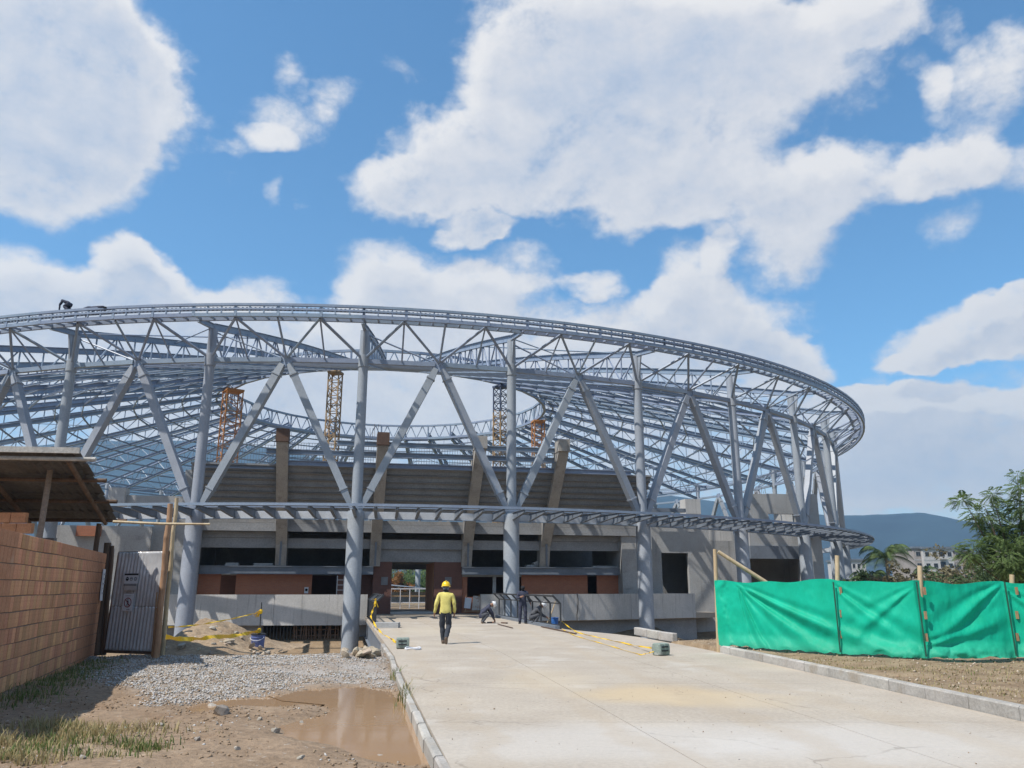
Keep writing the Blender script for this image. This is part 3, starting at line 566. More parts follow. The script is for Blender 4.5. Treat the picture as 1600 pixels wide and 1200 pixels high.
for k in range(NCOL):
    ph = PH0+DPH*k
    sector('column', cm, STEEL_C, k, True)
    for a in arm: sector('column_arm', a, STEEL_C, k)
    sector('node_plate', node, STEEL, k)
    for a in chord: sector('lower_chord', a, STEEL, k)
    rg = sector('edge_ring', ring[0], STEEL, k)
    for a in ring[1:]: link('ring_rail', (bpy.data.meshes.get('ring_rail_%d' % ring.index(a)) or a.mesh('ring_rail_%d' % ring.index(a), STEEL)), rg)
    vis = -75 < ph < 105
    for nm, a in (('ring_rungs', rung), ('ring_clips', chk)):
        if vis: tag(link(nm, (bpy.data.meshes.get(nm) or a.mesh(nm, STEEL_D if nm == 'ring_clips' else STEEL)), rg), kind='stuff')
    if vis:
        for a in strut: sector('strut', a, STEEL, k)
    t = sector('roof_truss', tch, STEEL, k)
    link('bottom_chord', bpy.data.meshes.get('bottom_chord') or bch.mesh('bottom_chord', STEEL), t)
    tag(link('web_bars', bpy.data.meshes.get('web_bars') or web.mesh('web_bars', STEEL), t), kind='stuff')
    r_ = sector('inner_ring', irt, STEEL, k)
    link('inner_ring_rail', bpy.data.meshes.get('inner_ring_rail') or irb.mesh('inner_ring_rail', STEEL), r_)
    tag(link('inner_ring_web', bpy.data.meshes.get('inner_ring_web') or irw.mesh('inner_ring_web', STEEL), r_), kind='stuff')
# purlins hung at the level of the bottom chords, rods between them
PR = list(np.linspace(46.0, 20.6, 12)); cand = []
pm = []
for r in PR:
    a = MB(); a.ibeam(P3(r, .15, zbot(r)-.02), P3(r, DPH-.15, zbot(r)-.02), .10, .15, .025)
    a.tube(P3(r, DPH/2, zbot(r)-.1), P3(r+.1, DPH/2, zbot(r)+.55), .035, n=4, cap=False); pm.append(a.mesh('purlin', STEEL))
rod = MB()
for i in (0, 4, 8):
    a_, b_ = PR[i], PR[i+2]
    rod.tube(P3(a_, 0, zbot(a_)), P3(b_, DPH, zbot(b_)), .035, n=4, cap=False); rod.tube(P3(a_, DPH, zbot(a_)), P3(b_, 0, zbot(b_)), .035, n=4, cap=False)
rod.tube(P3(RC, 0, ztop(RC)), P3(RC-9, DPH, ztop(RC-9)), .045, n=4, cap=False); rod.tube(P3(RC, DPH, ztop(RC)), P3(RC-9, 0, ztop(RC-9)), .045, n=4, cap=False)
for k in range(NCOL):
    ph = PH0+DPH*k; (sector('sag_rods', rod, STEEL, k) if k % 3 == 0 else None)
    for j, r in enumerate(PR):
        p = pol(r, ph+DPH/2, zbot(r)); az = math.atan2(p.x, p.y)
        cand.append(((0 if abs(az) < R(36) else 1000)+p.length, k, j))
cand.sort(); rest = MB()
for n_, (d_, k, j) in enumerate(cand):
    if n_ < 296: link('purlin', pm[j], roof, (0, 0, 0), R(PH0+DPH*k))
    else:
        a0, a1 = PH0+DPH*k, PH0+DPH*(k+1); r = PR[j]; rest.bar(P3(r, a0, zbot(r)), P3(r, a1, zbot(r)), .12, .18)
tag(rest.build('far_purlins', STEEL, roof), kind='stuff')

# ------------------------------------------------------------------ low entrance canopy ring round the columns
can = empty('canopy_frame', (C.x, C.y, 0)); tag(can, 'narrow unfinished steel canopy ring of bracket beams running round the columns above the entrance', 'canopy')
RO, RIN, ZC = 51.1, 48.55, 5.72
PHA = [PH0+DPH*k/8 for k in range(8*4, 8*20)]
def placed(nm, me, deg, parent=can): return link(nm, me, parent, (0, 0, 0), R(deg))
o1 = MB(); o1.bar(P3(RO, 0, ZC+.05), P3(RO, DPH, ZC+.05), .1, .12); 
for i in range(4): pass
def arcbar(r, z, w, hh, n=8):
    a = MB()
    for i in range(n): a.bar(P3(r, DPH*i/n, z), P3(r, DPH*(i+1)/n, z), w, hh)
    return a
m1 = arcbar(RO, ZC+.04, .1, .14).mesh('fascia_rail', STEEL); m2 = arcbar(RIN, ZC-.28, .1, .40).mesh('inner_beam', mat('canopy_white', (.52,.54,.56), (.42,.44,.46), 2, .6, .05, fine=.15)); m3 = arcbar(RIN, ZC-.49, .26, .03).mesh('beam_flange', STEEL)
m4 = arcbar((RO+RIN)/2, ZC+.02, .08, .06).mesh('middle_rail', STEEL)
bk = MB(); bk.prism([(-RO+.04, ZC-.02), (-RIN-.05, ZC-.02), (-RIN-.05, ZC-.40), (-RIN-.35, ZC-.40), (-RO+.04, ZC-.16)], -.02, .02, ax='x'); bk.bar((0, -RIN-.06, ZC-.42), (0, -RIN-.36, ZC-.42), .16, .03); bk.bar((0, -RIN-.36, ZC-.42), (0, -RO+.05, ZC-.175), .16, .03); bk.bar((0, -RIN-.06, ZC-.01), (0, -RO+.05, ZC-.01), .16, .022)
bkm = bk.mesh('bracket', STEEL_D)
for k in range(4, 20):
    d = PH0+DPH*k; f_ = placed('fascia_rail', m1, d); ib = placed('inner_beam', m2, d); link('beam_flange', m3, ib); placed('middle_rail', m4, d)
for d in PHA: placed('bracket', bkm, d)

# ------------------------------------------------------------------ concrete stadium building (built in facade axes: along, inwards, up)
bld = empty('stadium_building', G, GA); tag(bld, 'unfinished concrete grandstand with raking ribs, dark openings, brick infill and a square gateway', 'building')
def fx(px, b, py=900): return fa(px, py, b)[0]
def fz(py, b, px=640): return fa(px, py, b)[1]
def bx(nm, px0, px1, b0, b1, z0, z1, mt, py=880, parent=None):
    a0, a1 = fx(px0, b0, py), fx(px1, b0, py); return MB().box(a0, a1, b0, b1, z0, z1).build(nm, mt, parent or bld)
# ribs
RIB = [(429,447), (577,594), (721,737), (843,860)]
for l, r in RIB:
    a0 = fx(l, 0, 888); a1 = a0+.66
    MB().prism([(.0,2.9),(-.35,4.2),(-5.15,9.6),(-5.3,10.25),(-4.4,10.35),(-3.9,9.6),(.75,4.4),(.75,2.9)], a0, a1, ax='x').build('raking_rib', RIBC, bld)
    MB().bar(((a0+a1)/2, -.62, 2.92), ((a0+a1)/2, -.62, 4.35), .12, .12).build('prop', STEEL_D, bld)
    MB().box(a0-.03, a1+.03, -5.42, -4.45, 9.75, 10.5).build('rib_cap', mat('rust_cap', (.14,.085,.06), (.1,.065,.05), 3, .8) if l < 700 else RIBC, bld)
LFT, RGT = 300, 990
# underside of the seating: steps that climb outwards
NS = 8; spans = [(LFT, 429), (447, 577), (594, 721), (737, 843), (860, RGT)]
for i in range(NS):
    t = i/NS; b0 = -1.15-2.6*t; z0 = 5.72+2.82*t; db = 2.6/NS; dz = 2.85/NS
    for (l, r) in spans:
        a0 = fx(l, 0, 880)+.05; a1 = fx(r, 0, 880)+.05
        if l == 447: a0 = fx(429, 0, 880)+.62
        if l in (594, 737, 860): a0 = fx(dict(((594,577),(737,721),(860,843)))[l], 0, 880)+.62
        mb = MB(); mb.prism([(b0, z0), (b0, z0+dz+.1), (b0-.09, z0+dz+.1), (b0-db-.1, z0+dz+.1), (b0-db-.1, z0+dz), (b0-.1, z0+dz-.02), (b0-.1, z0)], a0+random.uniform(0,.02), a1, ax='x')
        mb.build('seating_step', CONC_F, bld)
# bands of beams below
for nm, b, zt, zb_ in (('band_beam', -.72, 5.45, 4.96), ('band_beam', -.02, 4.58, 3.98)):
    for (l, r) in spans:
        a0 = fx(l, 0, 880)+.05; a1 = fx(r, 0, 880)+.05
        if l != LFT: a0 = fx({447:429,594:577,737:721,860:843}[l], 0, 880)+.62
        MB().box(a0, a1, b, b+.35, zb_, zt).build(nm, CONC_F, bld)
for (l, r) in (spans[0], spans[4]): 
    a0 = fx(l, 0, 880)+.05 if l == LFT else fx(843, 0, 880)+.7; MB().box(a0, fx(r, 0, 880)-.02, -.1, .1, 4.59, 4.955).build('recess_panel', CONC_F, bld)
aL, aR = fx(LFT, 0, 880), fx(RGT, 0, 880)
MB().box(aL, aR, -.71, 9, 5.46, 5.7).build('upper_floor', CONC_F, bld)
MB().box(aL, aR, 8.7, 9, 2.9, 5.45).build('back_wall', CONC_F, bld)
MB().box(aL-.3, aL, -.5, 9, 2.9, 5.45).build('end_wall', CONC_F, bld)
# floor slab with steel edge, left and right of the gateway
for (l, r) in ((LFT, 583), (722, RGT)):
    a0, a1 = fx(l, 0, 890), fx(r, 0, 890)
    MB().box(a0, a1, .02, 8.6, 2.42, 2.86).build('floor_slab', CONC_F, bld); MB().ibeam((a0, -.1, 2.64), (a1, -.1, 2.64), .2, .5, .05).build('floor_beam', STEEL_D, bld)
# steel seating beams across the rib heads
for (b, z, l, r, ms) in ((-3.95, 8.72, 448, 985, 0), (-4.15, 9.35, 415, 870, 0), (-4.3, 9.95, 525, 880, 1), (-3.6, 8.5, 308, 430, 0)):
    a0, a1 = fx(l, b, 720), fx(r, b, 720); MB().ibeam((a0, b, z), (a1, b, z), .26, .30, .05).build('seating_beam', STEEL, bld)
for (l, r, z0) in ((315, 430, 8.75), (640, 740, 8.95), (450, 585, 8.95), (755, 880, 8.95)):   # safety mesh behind the beams
    a0, a1 = fx(l, -4.2, 720), fx(r, -4.2, 720); mb = MB()
    for i in range(int((a1-a0)/.16)+1): mb.bar((a0+i*.16, -3.3, z0-.1), (a0+i*.16, -3.3, z0+1.1), .02, .02)
    for z in (z0+.2, z0+.65, z0+1.1): mb.bar((a0, -3.3, z), (a1, -3.3, z), .025, .025)
    tag(mb.build('safety_mesh', STEEL_D, bld), kind='stuff')
# things lying on the slab: slabs and sacks are part of the dark openings
# ground floor: brick infill, dark openings
ZB = 2.40
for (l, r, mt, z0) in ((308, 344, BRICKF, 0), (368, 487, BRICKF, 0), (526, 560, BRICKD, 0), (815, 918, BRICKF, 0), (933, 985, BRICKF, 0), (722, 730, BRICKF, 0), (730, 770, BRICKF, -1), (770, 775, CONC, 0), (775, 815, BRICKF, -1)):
    a0, a1 = fx(l, .3, 915), fx(r, .3, 915)
    MB().box(a0, a1, .3, .48, 0, ZB if z0 == 0 else 1.0).build('brick_panel', mt, bld)
for (l, r) in ((722, 815),): 
    MB().box(fx(l, .25, 905), fx(r, .25, 905), .25, .5, 2.27, ZB-.005).build('lintel', CONC, bld)
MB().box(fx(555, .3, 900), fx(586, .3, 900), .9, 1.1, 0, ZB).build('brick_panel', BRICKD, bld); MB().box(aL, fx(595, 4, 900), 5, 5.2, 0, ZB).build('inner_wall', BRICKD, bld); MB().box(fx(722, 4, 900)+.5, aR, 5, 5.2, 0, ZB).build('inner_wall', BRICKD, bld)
# gateway: brick portal with shade in its colour, passage through the stand
l0, l1, r0, r1 = fx(583, .2, 900), fx(612, .2, 900), fx(678.5, .2, 900), fx(722, .2, 900)
zl = fz(878, .2)
for (a0, a1) in ((l0, l1), (r0, r1)):
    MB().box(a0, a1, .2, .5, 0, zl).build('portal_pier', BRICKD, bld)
MB().box(l0, r1, .2, .5, zl+.003, 4.2).build('portal_lintel', CONC_F, bld)
MB().box(r0, r0+.25, .503, 5.6, 0, zl).build('passage_wall', mat('sunlit_brick', (.62,.31,.18), (.55,.26,.14), 3, .85), bld); MB().box(l1-.25, l1, .503, 5.6, 0, zl).build('passage_wall', BRICKD, bld)  # right wall: sunlight put into a brighter brick colour
MB().box(l1, r0, .5, 5.6, zl+.003, zl+.25).build('passage_ceiling', CONC_F, bld); MB().box(l1, r0, .1, 6.5, -.2, .12).build('gate_sill', CONC_L, bld)
for l in (595, 695):   # pale plates on the portal
    a = fx(l, .2, 918); MB().box(a, a+.42, .16, .197, 1.75, 2.25).build('wall_plate', INKG, bld)
a = fx(476, .3, 915); pl = MB().box(a, a+.24, .27, .297, 1.25, 1.62).build('notice_plate', PAPER, bld); MB().lathe([(.085, 0), (.085, .012)], 14).build('notice_symbol', INK, pl).matrix_local = Matrix.Translation((a+.12, .268, 1.46)) @ Matrix.Rotation(PI/2, 4, 'X')
# pier and side walls at the right end, stepping back
MB().box(fx(972, -.6, 880), fx(1000, -.6, 880)+.9, -.6, 6, 0, 5.6).build('end_pier', CONC, bld)
b = .2
def wallpiece(nm, l, r, b0, b1, z0, z1, mt=CONC, py=880): return MB().box(fx(l, b0, py), fx(r, b0, py), b0, b1, z0, z1).build(nm, mt, bld)
zt = fz(818, b, 1090)
wallpiece('side_wall', 1012, 1034, b, b+.3, -1.8, zt); wallpiece('side_wall', 1076, 1110, b, b+.3, -1.8, zt); wallpiece('side_wall', 1034, 1076, b+.002, b+.298, fz(864, b, 1055), zt); wallpiece('side_wall', 1034, 1076, b+.002, b+.298, -1.8, 0)
wallpiece('side_wall', 1110, 1150, b, b+.3, -1.8, fz(845, b, 1130)); MB().box(fx(1110, b), fx(1150, b), b+.001, b+.301, fz(845, b, 1130)+.002, zt-.3).build('side_wall', CONC_L, bld)
wallpiece('dark_room_wall', 1030, 1150, 5, 5.2, -1.8, zt-.4, CONC_F); MB().box(fx(1030, b), fx(1150, b), b+.31, 4.99, zt-.6, zt-.3).build('room_roof', CONC_F, bld)
MB().box(fx(1150, b)-.3, fx(1150, b), b+.301, 5, -1.8, zt-.31).build('room_end_wall', CONC_F, bld)
# rough broken cap on the wall
mb = MB()
for i in range(9):
    a = fx(1120, b)+i*.21; mb.box(a, a+.2, b-.02, b+.3, zt-.301, zt-.28+random.random()*.16)
mb.build('broken_edge', CONC_L, bld)
# stair tower at the right
b = 3.0
def tw(l, r, t, bt, b0=b, d=.35, mt=CONC, nm='tower_wall'): return MB().box(fx(l, b0, 850), fx(r, b0, 850), b0, b0+d, fz(bt, b0, (l+r)/2), fz(t, b0, (l+r)/2)).build(nm, mt, bld)
tw(1172, 1204, 772, 856); tw(1246, 1284, 772, 935); tw(1204, 1246, 772, 803); tw(1204, 1246, 826, 856)
tw(1172, 1250, 853, 873, b-.3, .28, STEEL_D, 'tower_beam'); wallpiece('tower_back', 1150, 1280, 8, 8.3, -1.8, fz(853, b), CONC_F); MB().box(fx(1165, b, 850), fx(1250, b, 850)+1.2, b+.36, 8.3, fz(856, b)+.02, fz(856, b)+.3).build('tower_floor', CONC_F, bld); MB().box(fx(1172, b, 850)-.3, fx(1172, b, 850), b+.36, 8, -1.8, fz(856, b)).build('tower_side', CONC_F, bld)
MB().box(fx(1284, b, 850)-.35, fx(1284, b, 850), b+.36, 9, -1.8, fz(773, b, 1280)).build('tower_side', CONC, bld)
# left wing
b = -1.2
wallpiece('left_wing_wall', 60, 232, b, b+.3, -1.8, fz(822, b, 200)); wallpiece('left_wing_wall', 234, 300, b+.6, b+.9, -1.8, fz(815, b, 260)); wallpiece('left_wing_pier', 272, 308, b+.3, b+1.2, 0, 5.6, CONC)
wallpiece('wing_beam', 180, 300, b+.2, b+.5, fz(786, b, 200), fz(773, b, 200)); wallpiece('wing_block', 155, 182, b-.2, b+.8, fz(790, b, 170), fz(762, b, 170), CONC_L)
wallpiece('wing_brick', 112, 150, b-.35, b-.05, fz(838, b, 130), fz(822, b, 130), BRICKF); wallpiece('wing_end_block', 1076, 1100, 1, 2, fz(803, 1, 1090), fz(780, 1, 1090), CONC_L)
wallpiece('wing_post', 275, 300, -2.4, -2.0, fz(785, -2, 285), fz(735, -2, 285), CONC); wallpiece('right_beam', 1018, 1076, -.5, -.2, fz(800, -.5, 1040), fz(794, -.5, 1040), STEEL_D)
# curved parapet on the rim of the concourse, basement wall beneath
def arc(nm, pa, pb, r0, r1, z0, z1, mt, parent, step=.9):
    p0, p1 = phi_at(pa, r0), phi_at(pb, r0); n = max(1, int((p1-p0)*r0*PI/180/step)); mb = MB(); inv = parent.matrix_world.inverted() if False else (Matrix.Rotation(-GA, 4, 'Z') @ Matrix.Translation(-G))
    pts = []
    for i in range(n+1):
        d = p0+(p1-p0)*i/n
        for r, z in ((r0, z0), (r1, z0), (r1, z1), (r0, z1)): pts.append(inv @ pol(r, d, z))
    fs = [(0, 1, 2, 3), (n*4+3, n*4+2, n*4+1, n*4)]
    for i in range(n):
        for j in range(4): fs.append((i*4+j, i*4+(j+1) % 4, (i+1)*4+(j+1) % 4, (i+1)*4+j))
    mb.add(pts, fs); return mb.build(nm, mt, parent)
RP = 46.6
for pa, pb in ((168, 300), (300.5, 430), (430.5, 575)): arc('parapet_wall', pa, pb, RP, RP-.22, -.42, 1.22, CONC_L, bld)
for pa, pb in ((752, 880), (880.4, 985), (985.4, 1085)): arc('parapet_wall', pa, pb, RP, RP-.22, -.30, 1.22, CONC_L, bld)
arc('basement_wall', 150, 415, RP-.6, RP-.9, -1.9, -.36, CONC_F, bld); arc('basement_wall', 752, 1085, RP-.6, RP-.9, -1.9, -.31, CONC_F, bld)
arc('basement_wall', 535, 752, RP-.6, RP-.9, -1.9, -.45, CONC_F, bld)
arc('basement_back', 410, 540, RP-3, RP-3.3, -1.9, -.36, CONC_F, bld)
for l, r in (): pass
def conc():
    pts = []; mb = MB(); p0, p1 = phi_at(60, RP-.23), phi_at(1120, RP-.23); n = 40; inv = Matrix.Rotation(-GA, 4, 'Z') @ Matrix.Translation(-G)
    for i in range(n+1):
        d = p0+(p1-p0)*i/n
        for r, z in ((RP-.23, -.34), (36, -.34), (36, -.012), (RP-.23, -.012)): pts.append(inv @ pol(r, d, z))
    fs = [(0, 1, 2, 3), (n*4+3, n*4+2, n*4+1, n*4)]
    for i in range(n):
        for j in range(4): fs.append((i*4+j, i*4+(j+1) % 4, (i+1)*4+(j+1) % 4, (i+1)*4+j))
    mb.add(pts, fs); mb.build('concourse_floor', ROAD, bld)
conc()
# barred basement opening
for i in range(13):
    px = 417+i*5.2; d = phi_at(px, RP-.5); p = pol(RP-.5, d); q = Matrix.Rotation(-GA, 4, 'Z') @ Matrix.Translation(-G) @ p
    MB().tube((q.x, q.y, -1.8), (q.x, q.y, -.43), .035, n=6).build('basement_bar', DARK, bld)
# rebar-and-timber lattice right of the bars
lat = MB(); inv = Matrix.Rotation(-GA, 4, 'Z') @ Matrix.Translation(-G)
for i in range(19):
    q = inv @ pol(RP-.45, phi_at(466+i*3.7, RP-.45)); lat.bar((q.x, q.y, -1.8), (q.x+random.uniform(-.12,.12), q.y, -.45), .05, .05)
for z in (-.7, -1.0, -1.35, -1.6):
    q0, q1 = inv @ pol(RP-.5, phi_at(462, RP-.5)), inv @ pol(RP-.5, phi_at(534, RP-.5)); lat.bar((q0.x, q0.y, z), (q1.x, q1.y, z+.05), .05, .05)
tag(lat.build('timber_lattice', WOOD_D, bld), kind='stuff')
# slabs, sacks and boards lying in the dark openings of the first floor
for i, (px, w, hh, lab, nm) in enumerate(((822, .9, .2, 'flat pale board stack on the floor edge right of the third rib', 'board_stack'), (833, .8, .35, 'tilted grey slab leaning on the board stack by the third rib', 'concrete_slab'), (925, 1.6, .16, 'long low heap of pale sacks near the right end of the dark opening', 'sack_heap'), (955, 1.4, .14, 'flat pale bundle on the floor edge beside the right pier', 'board_stack'), (352, .8, .22, 'white bundle on the floor edge in the left dark opening', 'sack_heap'), (396, 1.2, .2, 'pale pile of boards left of the first rib', 'board_stack'))):
    a = fx(px, .6, 885); mb = MB(); n_ = 3
    for k in range(n_):
        z = 2.87+hh*k/n_; mb.hexa([(a+random.uniform(-.05,.05)+dx*w, .4+dy*.5, z+(.25*dx if i == 1 else 0)) for dx, dy in ((0,0),(1,0),(1,1),(0,1))]+[(a+random.uniform(-.05,.05)+dx*w, .4+dy*.5, z+hh/n_*.9+(.25*dx if i == 1 else 0)) for dx, dy in ((0,0),(1,0),(1,1),(0,1))])
    o = mb.build(nm, CONC_L); o.location = G; o.rotation_euler = (0, 0, GA); tag(o, lab, nm.replace('_', ' '))

# ------------------------------------------------------------------ lattice shoring towers under the inner ring
def shoring(px, top_py, phi, mt, mt2, z0, w, label, cut=None):
    p = pol(RI, phi); t = empty('shoring_tower', (p.x, p.y, 0), R(phi)); tag(t, label, 'shoring tower', 'lattice towers holding up the inner roof ring')
    zt_ = ZIB-.5; h_ = w/2
    for i, j in ((-1,-1),(1,-1),(1,1),(-1,1)):
        if cut: 
            MB().bar((i*h_, j*h_, z0), (i*h_, j*h_, cut), .11, .11).build('leg', mt2, t); MB().bar((i*h_, j*h_, cut+.01), (i*h_, j*h_, zt_), .11, .11).build('leg', mt, t)
        else: MB().bar((i*h_, j*h_, z0), (i*h_, j*h_, zt_), .11, .11).build('leg', mt, t)
    z = z0; k = 0; lo, hi = MB(), MB()
    while z < zt_-.5:
        z2 = min(z+w*.75, zt_); b = lo if cut and z < cut else hi
        for (ax, ay), (bx_, by_) in (((-1,-1),(1,-1)),((1,-1),(1,1)),((1,1),(-1,1)),((-1,1),(-1,-1))):
            b.bar((ax*h_, ay*h_, z), (bx_*h_, by_*h_, z), .07, .07)
            p_, q_ = ((ax, ay), (bx_, by_)) if k % 2 else ((bx_, by_), (ax, ay))
            b.bar((p_[0]*h_, p_[1]*h_, z), (q_[0]*h_, q_[1]*h_, z2), .06, .06)
        z = z2; k += 1
    tag(hi.build('lattice_bracing', mt, t), kind='stuff')
    if cut: tag(lo.build('lattice_bracing', mt2, t), kind='stuff')
    MB().box(-h_-.1, h_+.1, -h_-.1, h_+.1, zt_, zt_+.2).build('head_plate', mt, t); MB().lathe([(.2, 0), (.2, .3)], 10, (0, 0, zt_+.2)).build('jack', DARK, t)
def ring_phi(px, near=True):
    a = math.atan2(ray(px, HZ)[0], ray(px, HZ)[1]); d = Vector((math.sin(a), math.cos(a))); c = Vector((C.x, C.y)); b = d.dot(c); q = max(0, b*b-c.dot(c)+RI*RI)
    t = b-math.sqrt(q) if near else b+math.sqrt(q); p = d*t-c; return math.degrees(math.atan2(p.x, -p.y))
shoring(508, 583, ring_phi(505), YELLOWS, YELLOWS, .2, 1.02, 'weathered yellow lattice tower under the near left edge of the roof opening')
shoring(776, 598, ring_phi(781), NAVYS, YELLOWS, .2, 1.02, 'lattice tower with dark blue top and yellow foot under the roof opening', 19.0)
shoring(358, 632, ring_phi(352)-8, ORANGE, ORANGE, .2, 1.6, 'rust orange lattice tower under the left end of the roof opening')
shoring(858, 655, ring_phi(866)+18, ORANGE, YELLOWS, .2, 1.3, 'orange lattice tower under the right end of the roof opening', 17.5)

# ------------------------------------------------------------------ clay block wall on the left
def wl(px, pyb): return onz(px, pyb, -.13)
WA, WB = wl(0, 1088), wl(152, 1021); WD = (WB-WA).normalized(); WN = Vector((WD.y, -WD.x, 0))       # along the wall, and out of its face
WLEN0 = -5.0; WLEN1 = (WB-WA).length
wall = empty('block_wall', WA, math.atan2(WD.y, WD.x)); tag(wall, 'reddish clay block wall in stretcher courses along the left edge', 'wall')
WH = 2.60; NC = 10; CH = WH/NC
# x along the wall, -y out of the face (towards the road)
MB().box(WLEN0, WLEN1-.02, .012, .13, -.3, WH-.02).build('mortar_core', MORTAR, wall)
bmesh_cache = []
def block_mesh(L_, v):
    mb = MB(); c = .006; x0, x1, y0, y1, z0, z1 = 0, L_, 0, .13, 0, CH-.016
    mb.add([(x0,y0+c,z0),(x1,y0+c,z0),(x1,y1,z0),(x0,y1,z0),(x0,y0+c,z1),(x1,y0+c,z1),(x1,y1,z1),(x0,y1,z1),(x0+c,y0,z0+c),(x1-c,y0,z0+c),(x1-c,y0,z1-c),(x0+c,y0,z1-c)],
           [(3,2,1,0),(4,5,6,7),(1,2,6,5),(2,3,7,6),(3,0,4,7),(8,9,10,11),(0,1,9,8),(1,5,10,9),(5,4,11,10),(4,0,8,11)])
    return mb.mesh('brick', CLAY)
BL = .225; B1 = block_mesh(BL-.014, 0); nb = 0; more = MB()
for c in range(NC+1):
    z = -.13+CH*(c-.5)+.008 if False else -.22+CH*c
    x = WLEN0-(BL*.5 if c % 2 else 0)+random.uniform(-.06, .06)
    while x < WLEN1-.05:
        L_ = min(BL, WLEN1-x)
        if z+CH > WH+.1: break
        if -.5 < x < 5.9 and nb < 298:
            me = B1 if L_ > BL-.02 else block_mesh(L_-.014, 0)
            o = link('brick', me, wall, (x+.007, random.uniform(-.006, .004), z+.006*math.sin(x*1.7+c))); o.rotation_euler = (0, random.uniform(-.008, .008), random.uniform(-.006, .006)); nb += 1
        else: more.box(x+.007, x+L_-.007, 0, .13, z, z+CH-.016)
        x += BL
tag(more.build('more_bricks', CLAY, wall), kind='stuff')
# papers on the wall end
def on_wall(s, z, w, h_, tilt=0):
    p = WA+WD*s-WN*0+WN*0.012; return p+Vector((0, 0, z))
for (s, z, w, hh, til, lab) in ((WLEN1-.75, 1.80, .34, .82, .03, 'white printed notice with dark lines taped to the end of the block wall'), (WLEN1-.38, 1.84, .2, .72, -.06, 'narrow pale paper strip hanging crooked beside the printed notice')):
    t = empty('paper_notice', on_wall(s, z, w, hh), math.atan2(WD.y, WD.x)); tag(t, lab, 'notice')
    mb = MB(); n_ = 6
    for i in range(n_):
        z0, z1 = -hh/2+hh*i/n_, -hh/2+hh*(i+1)/n_; f = lambda zz: -.012-.025*max(0, (-zz/hh))**2*3
        mb.add([(-w/2+til*z0, f(z0), z0), (w/2+til*z0, f(z0)-.01, z0), (w/2+til*z1, f(z1)-.01, z1), (-w/2+til*z1, f(z1), z1)], [(0, 1, 2, 3)])
    sh = mb.build('sheet', PAPER, t); md = sh.modifiers.new('solid', 'SOLIDIFY'); md.thickness = .003
    mb = MB()
    for i in range(5):
        z0 = hh*.32-i*hh*.15; mb.box(-w*.36+til*z0, w*.3*random.uniform(.4, 1)+til*z0, -.055, -.052, z0, z0+.03)
    mb.build('print', INKG, t)

# ------------------------------------------------------------------ shed with sheet roof and clay block walls behind the wall
shed = empty('lean_to_shed', (WB.x-2, WB.y, 0)); tag(shed, 'dark lean-to shed of poles, clay blocks and overlapping roof sheets behind the block wall', 'shed')
def SL(p): return Vector(p)-Vector((WB.x-2, WB.y, 0))
ra = aty(124, 708, 17.6); rb = aty(180, 812, 22.2)           # right edge of the roof: near and high, far and low
inl = Vector((-1, -.12, 0)).normalized()
def rp_(s, t): return ra+(rb-ra)*s+inl*t                      # point of the roof plane
for i in range(3):
    for j in range(7):
        s0, s1 = j/7, (j+1)/7+.03; t0, t1 = i*2.0-.05*(j % 2), i*2.0+2.06; mb = MB(); vs = []; n_ = 21
        for k in range(n_):
            t = t0+(t1-t0)*k/(n_-1); dz = .028*math.cos(2*PI*t/.2)+.012*j % .02
            for s in (s0, s1): p = SL(rp_(s, t)); vs += [(p.x, p.y, p.z+dz+(.02 if s == s1 else 0)), (p.x, p.y, p.z+dz+.018+(.02 if s == s1 else 0))]
        fs = []
        for k in range(n_-1):
            a = k*4; fs += [(a, a+2, a+6, a+4), (a+1, a+5, a+7, a+3), (a, a+4, a+5, a+1), (a+2, a+3, a+7, a+6)]
        fs += [(0, 1, 3, 2), ((n_-1)*4, (n_-1)*4+2, (n_-1)*4+3, (n_-1)*4+1)]
        mb.add(vs, fs).build('roof_sheet', ROOFSH, shed)
MBL = mat('pale_plank', (.5,.48,.44), (.36,.34,.31), 3, .8, .2, 15)
# fascia plank along the front edge and pole ends that stick out
p0, p1 = SL(rp_(-.015, -.02)), SL(rp_(-.015, 5.5)); MB().bar(p0+Vector((0,0,.03)), p1+Vector((0,0,.03)), .05, .13).build('fascia_board', MBL, shed)
for s in (.02, .3, .62, .95):
    a, b_ = SL(rp_(s, -.35)), SL(rp_(s, 5)); MB().tube(a-Vector((0,0,.1)), b_-Vector((0,0,.1)), .05, .045, 8).build('roof_pole', MBL if s < .1 else WOOD_D, shed)
def pole(a, b_, r, m_, par, nm='post'): return MB().path([a, a.lerp(b_, .5)+Vector((random.uniform(-.03,.03), 0, 0)), b_], [r, r*.95, r*.85], 9).build(nm, m_, par)
pole(SL(rp_(.03, .25)-Vector((0,0,.12))), SL(rp_(.98, .22)-Vector((0,0,.14))), .06, WOOD_D, shed, 'rafter'); pole(SL(rp_(.03, 2.2)-Vector((0,0,.12))), SL(rp_(.98, 2.2)-Vector((0,0,.14))), .06, WOOD_D, shed, 'rafter')
for (q, s) in ((aty(80, 726, 18.6), .08), (aty(155, 818, 21.9), .9), (aty(20, 760, 21.8), .9)):
    pole(SL((q.x-.02, q.y, -.3)), SL(q), .075, mat('grey_pole', (.27,.22,.18), (.18,.14,.11), 2, .8) if s < .1 else WOOD_D, shed)
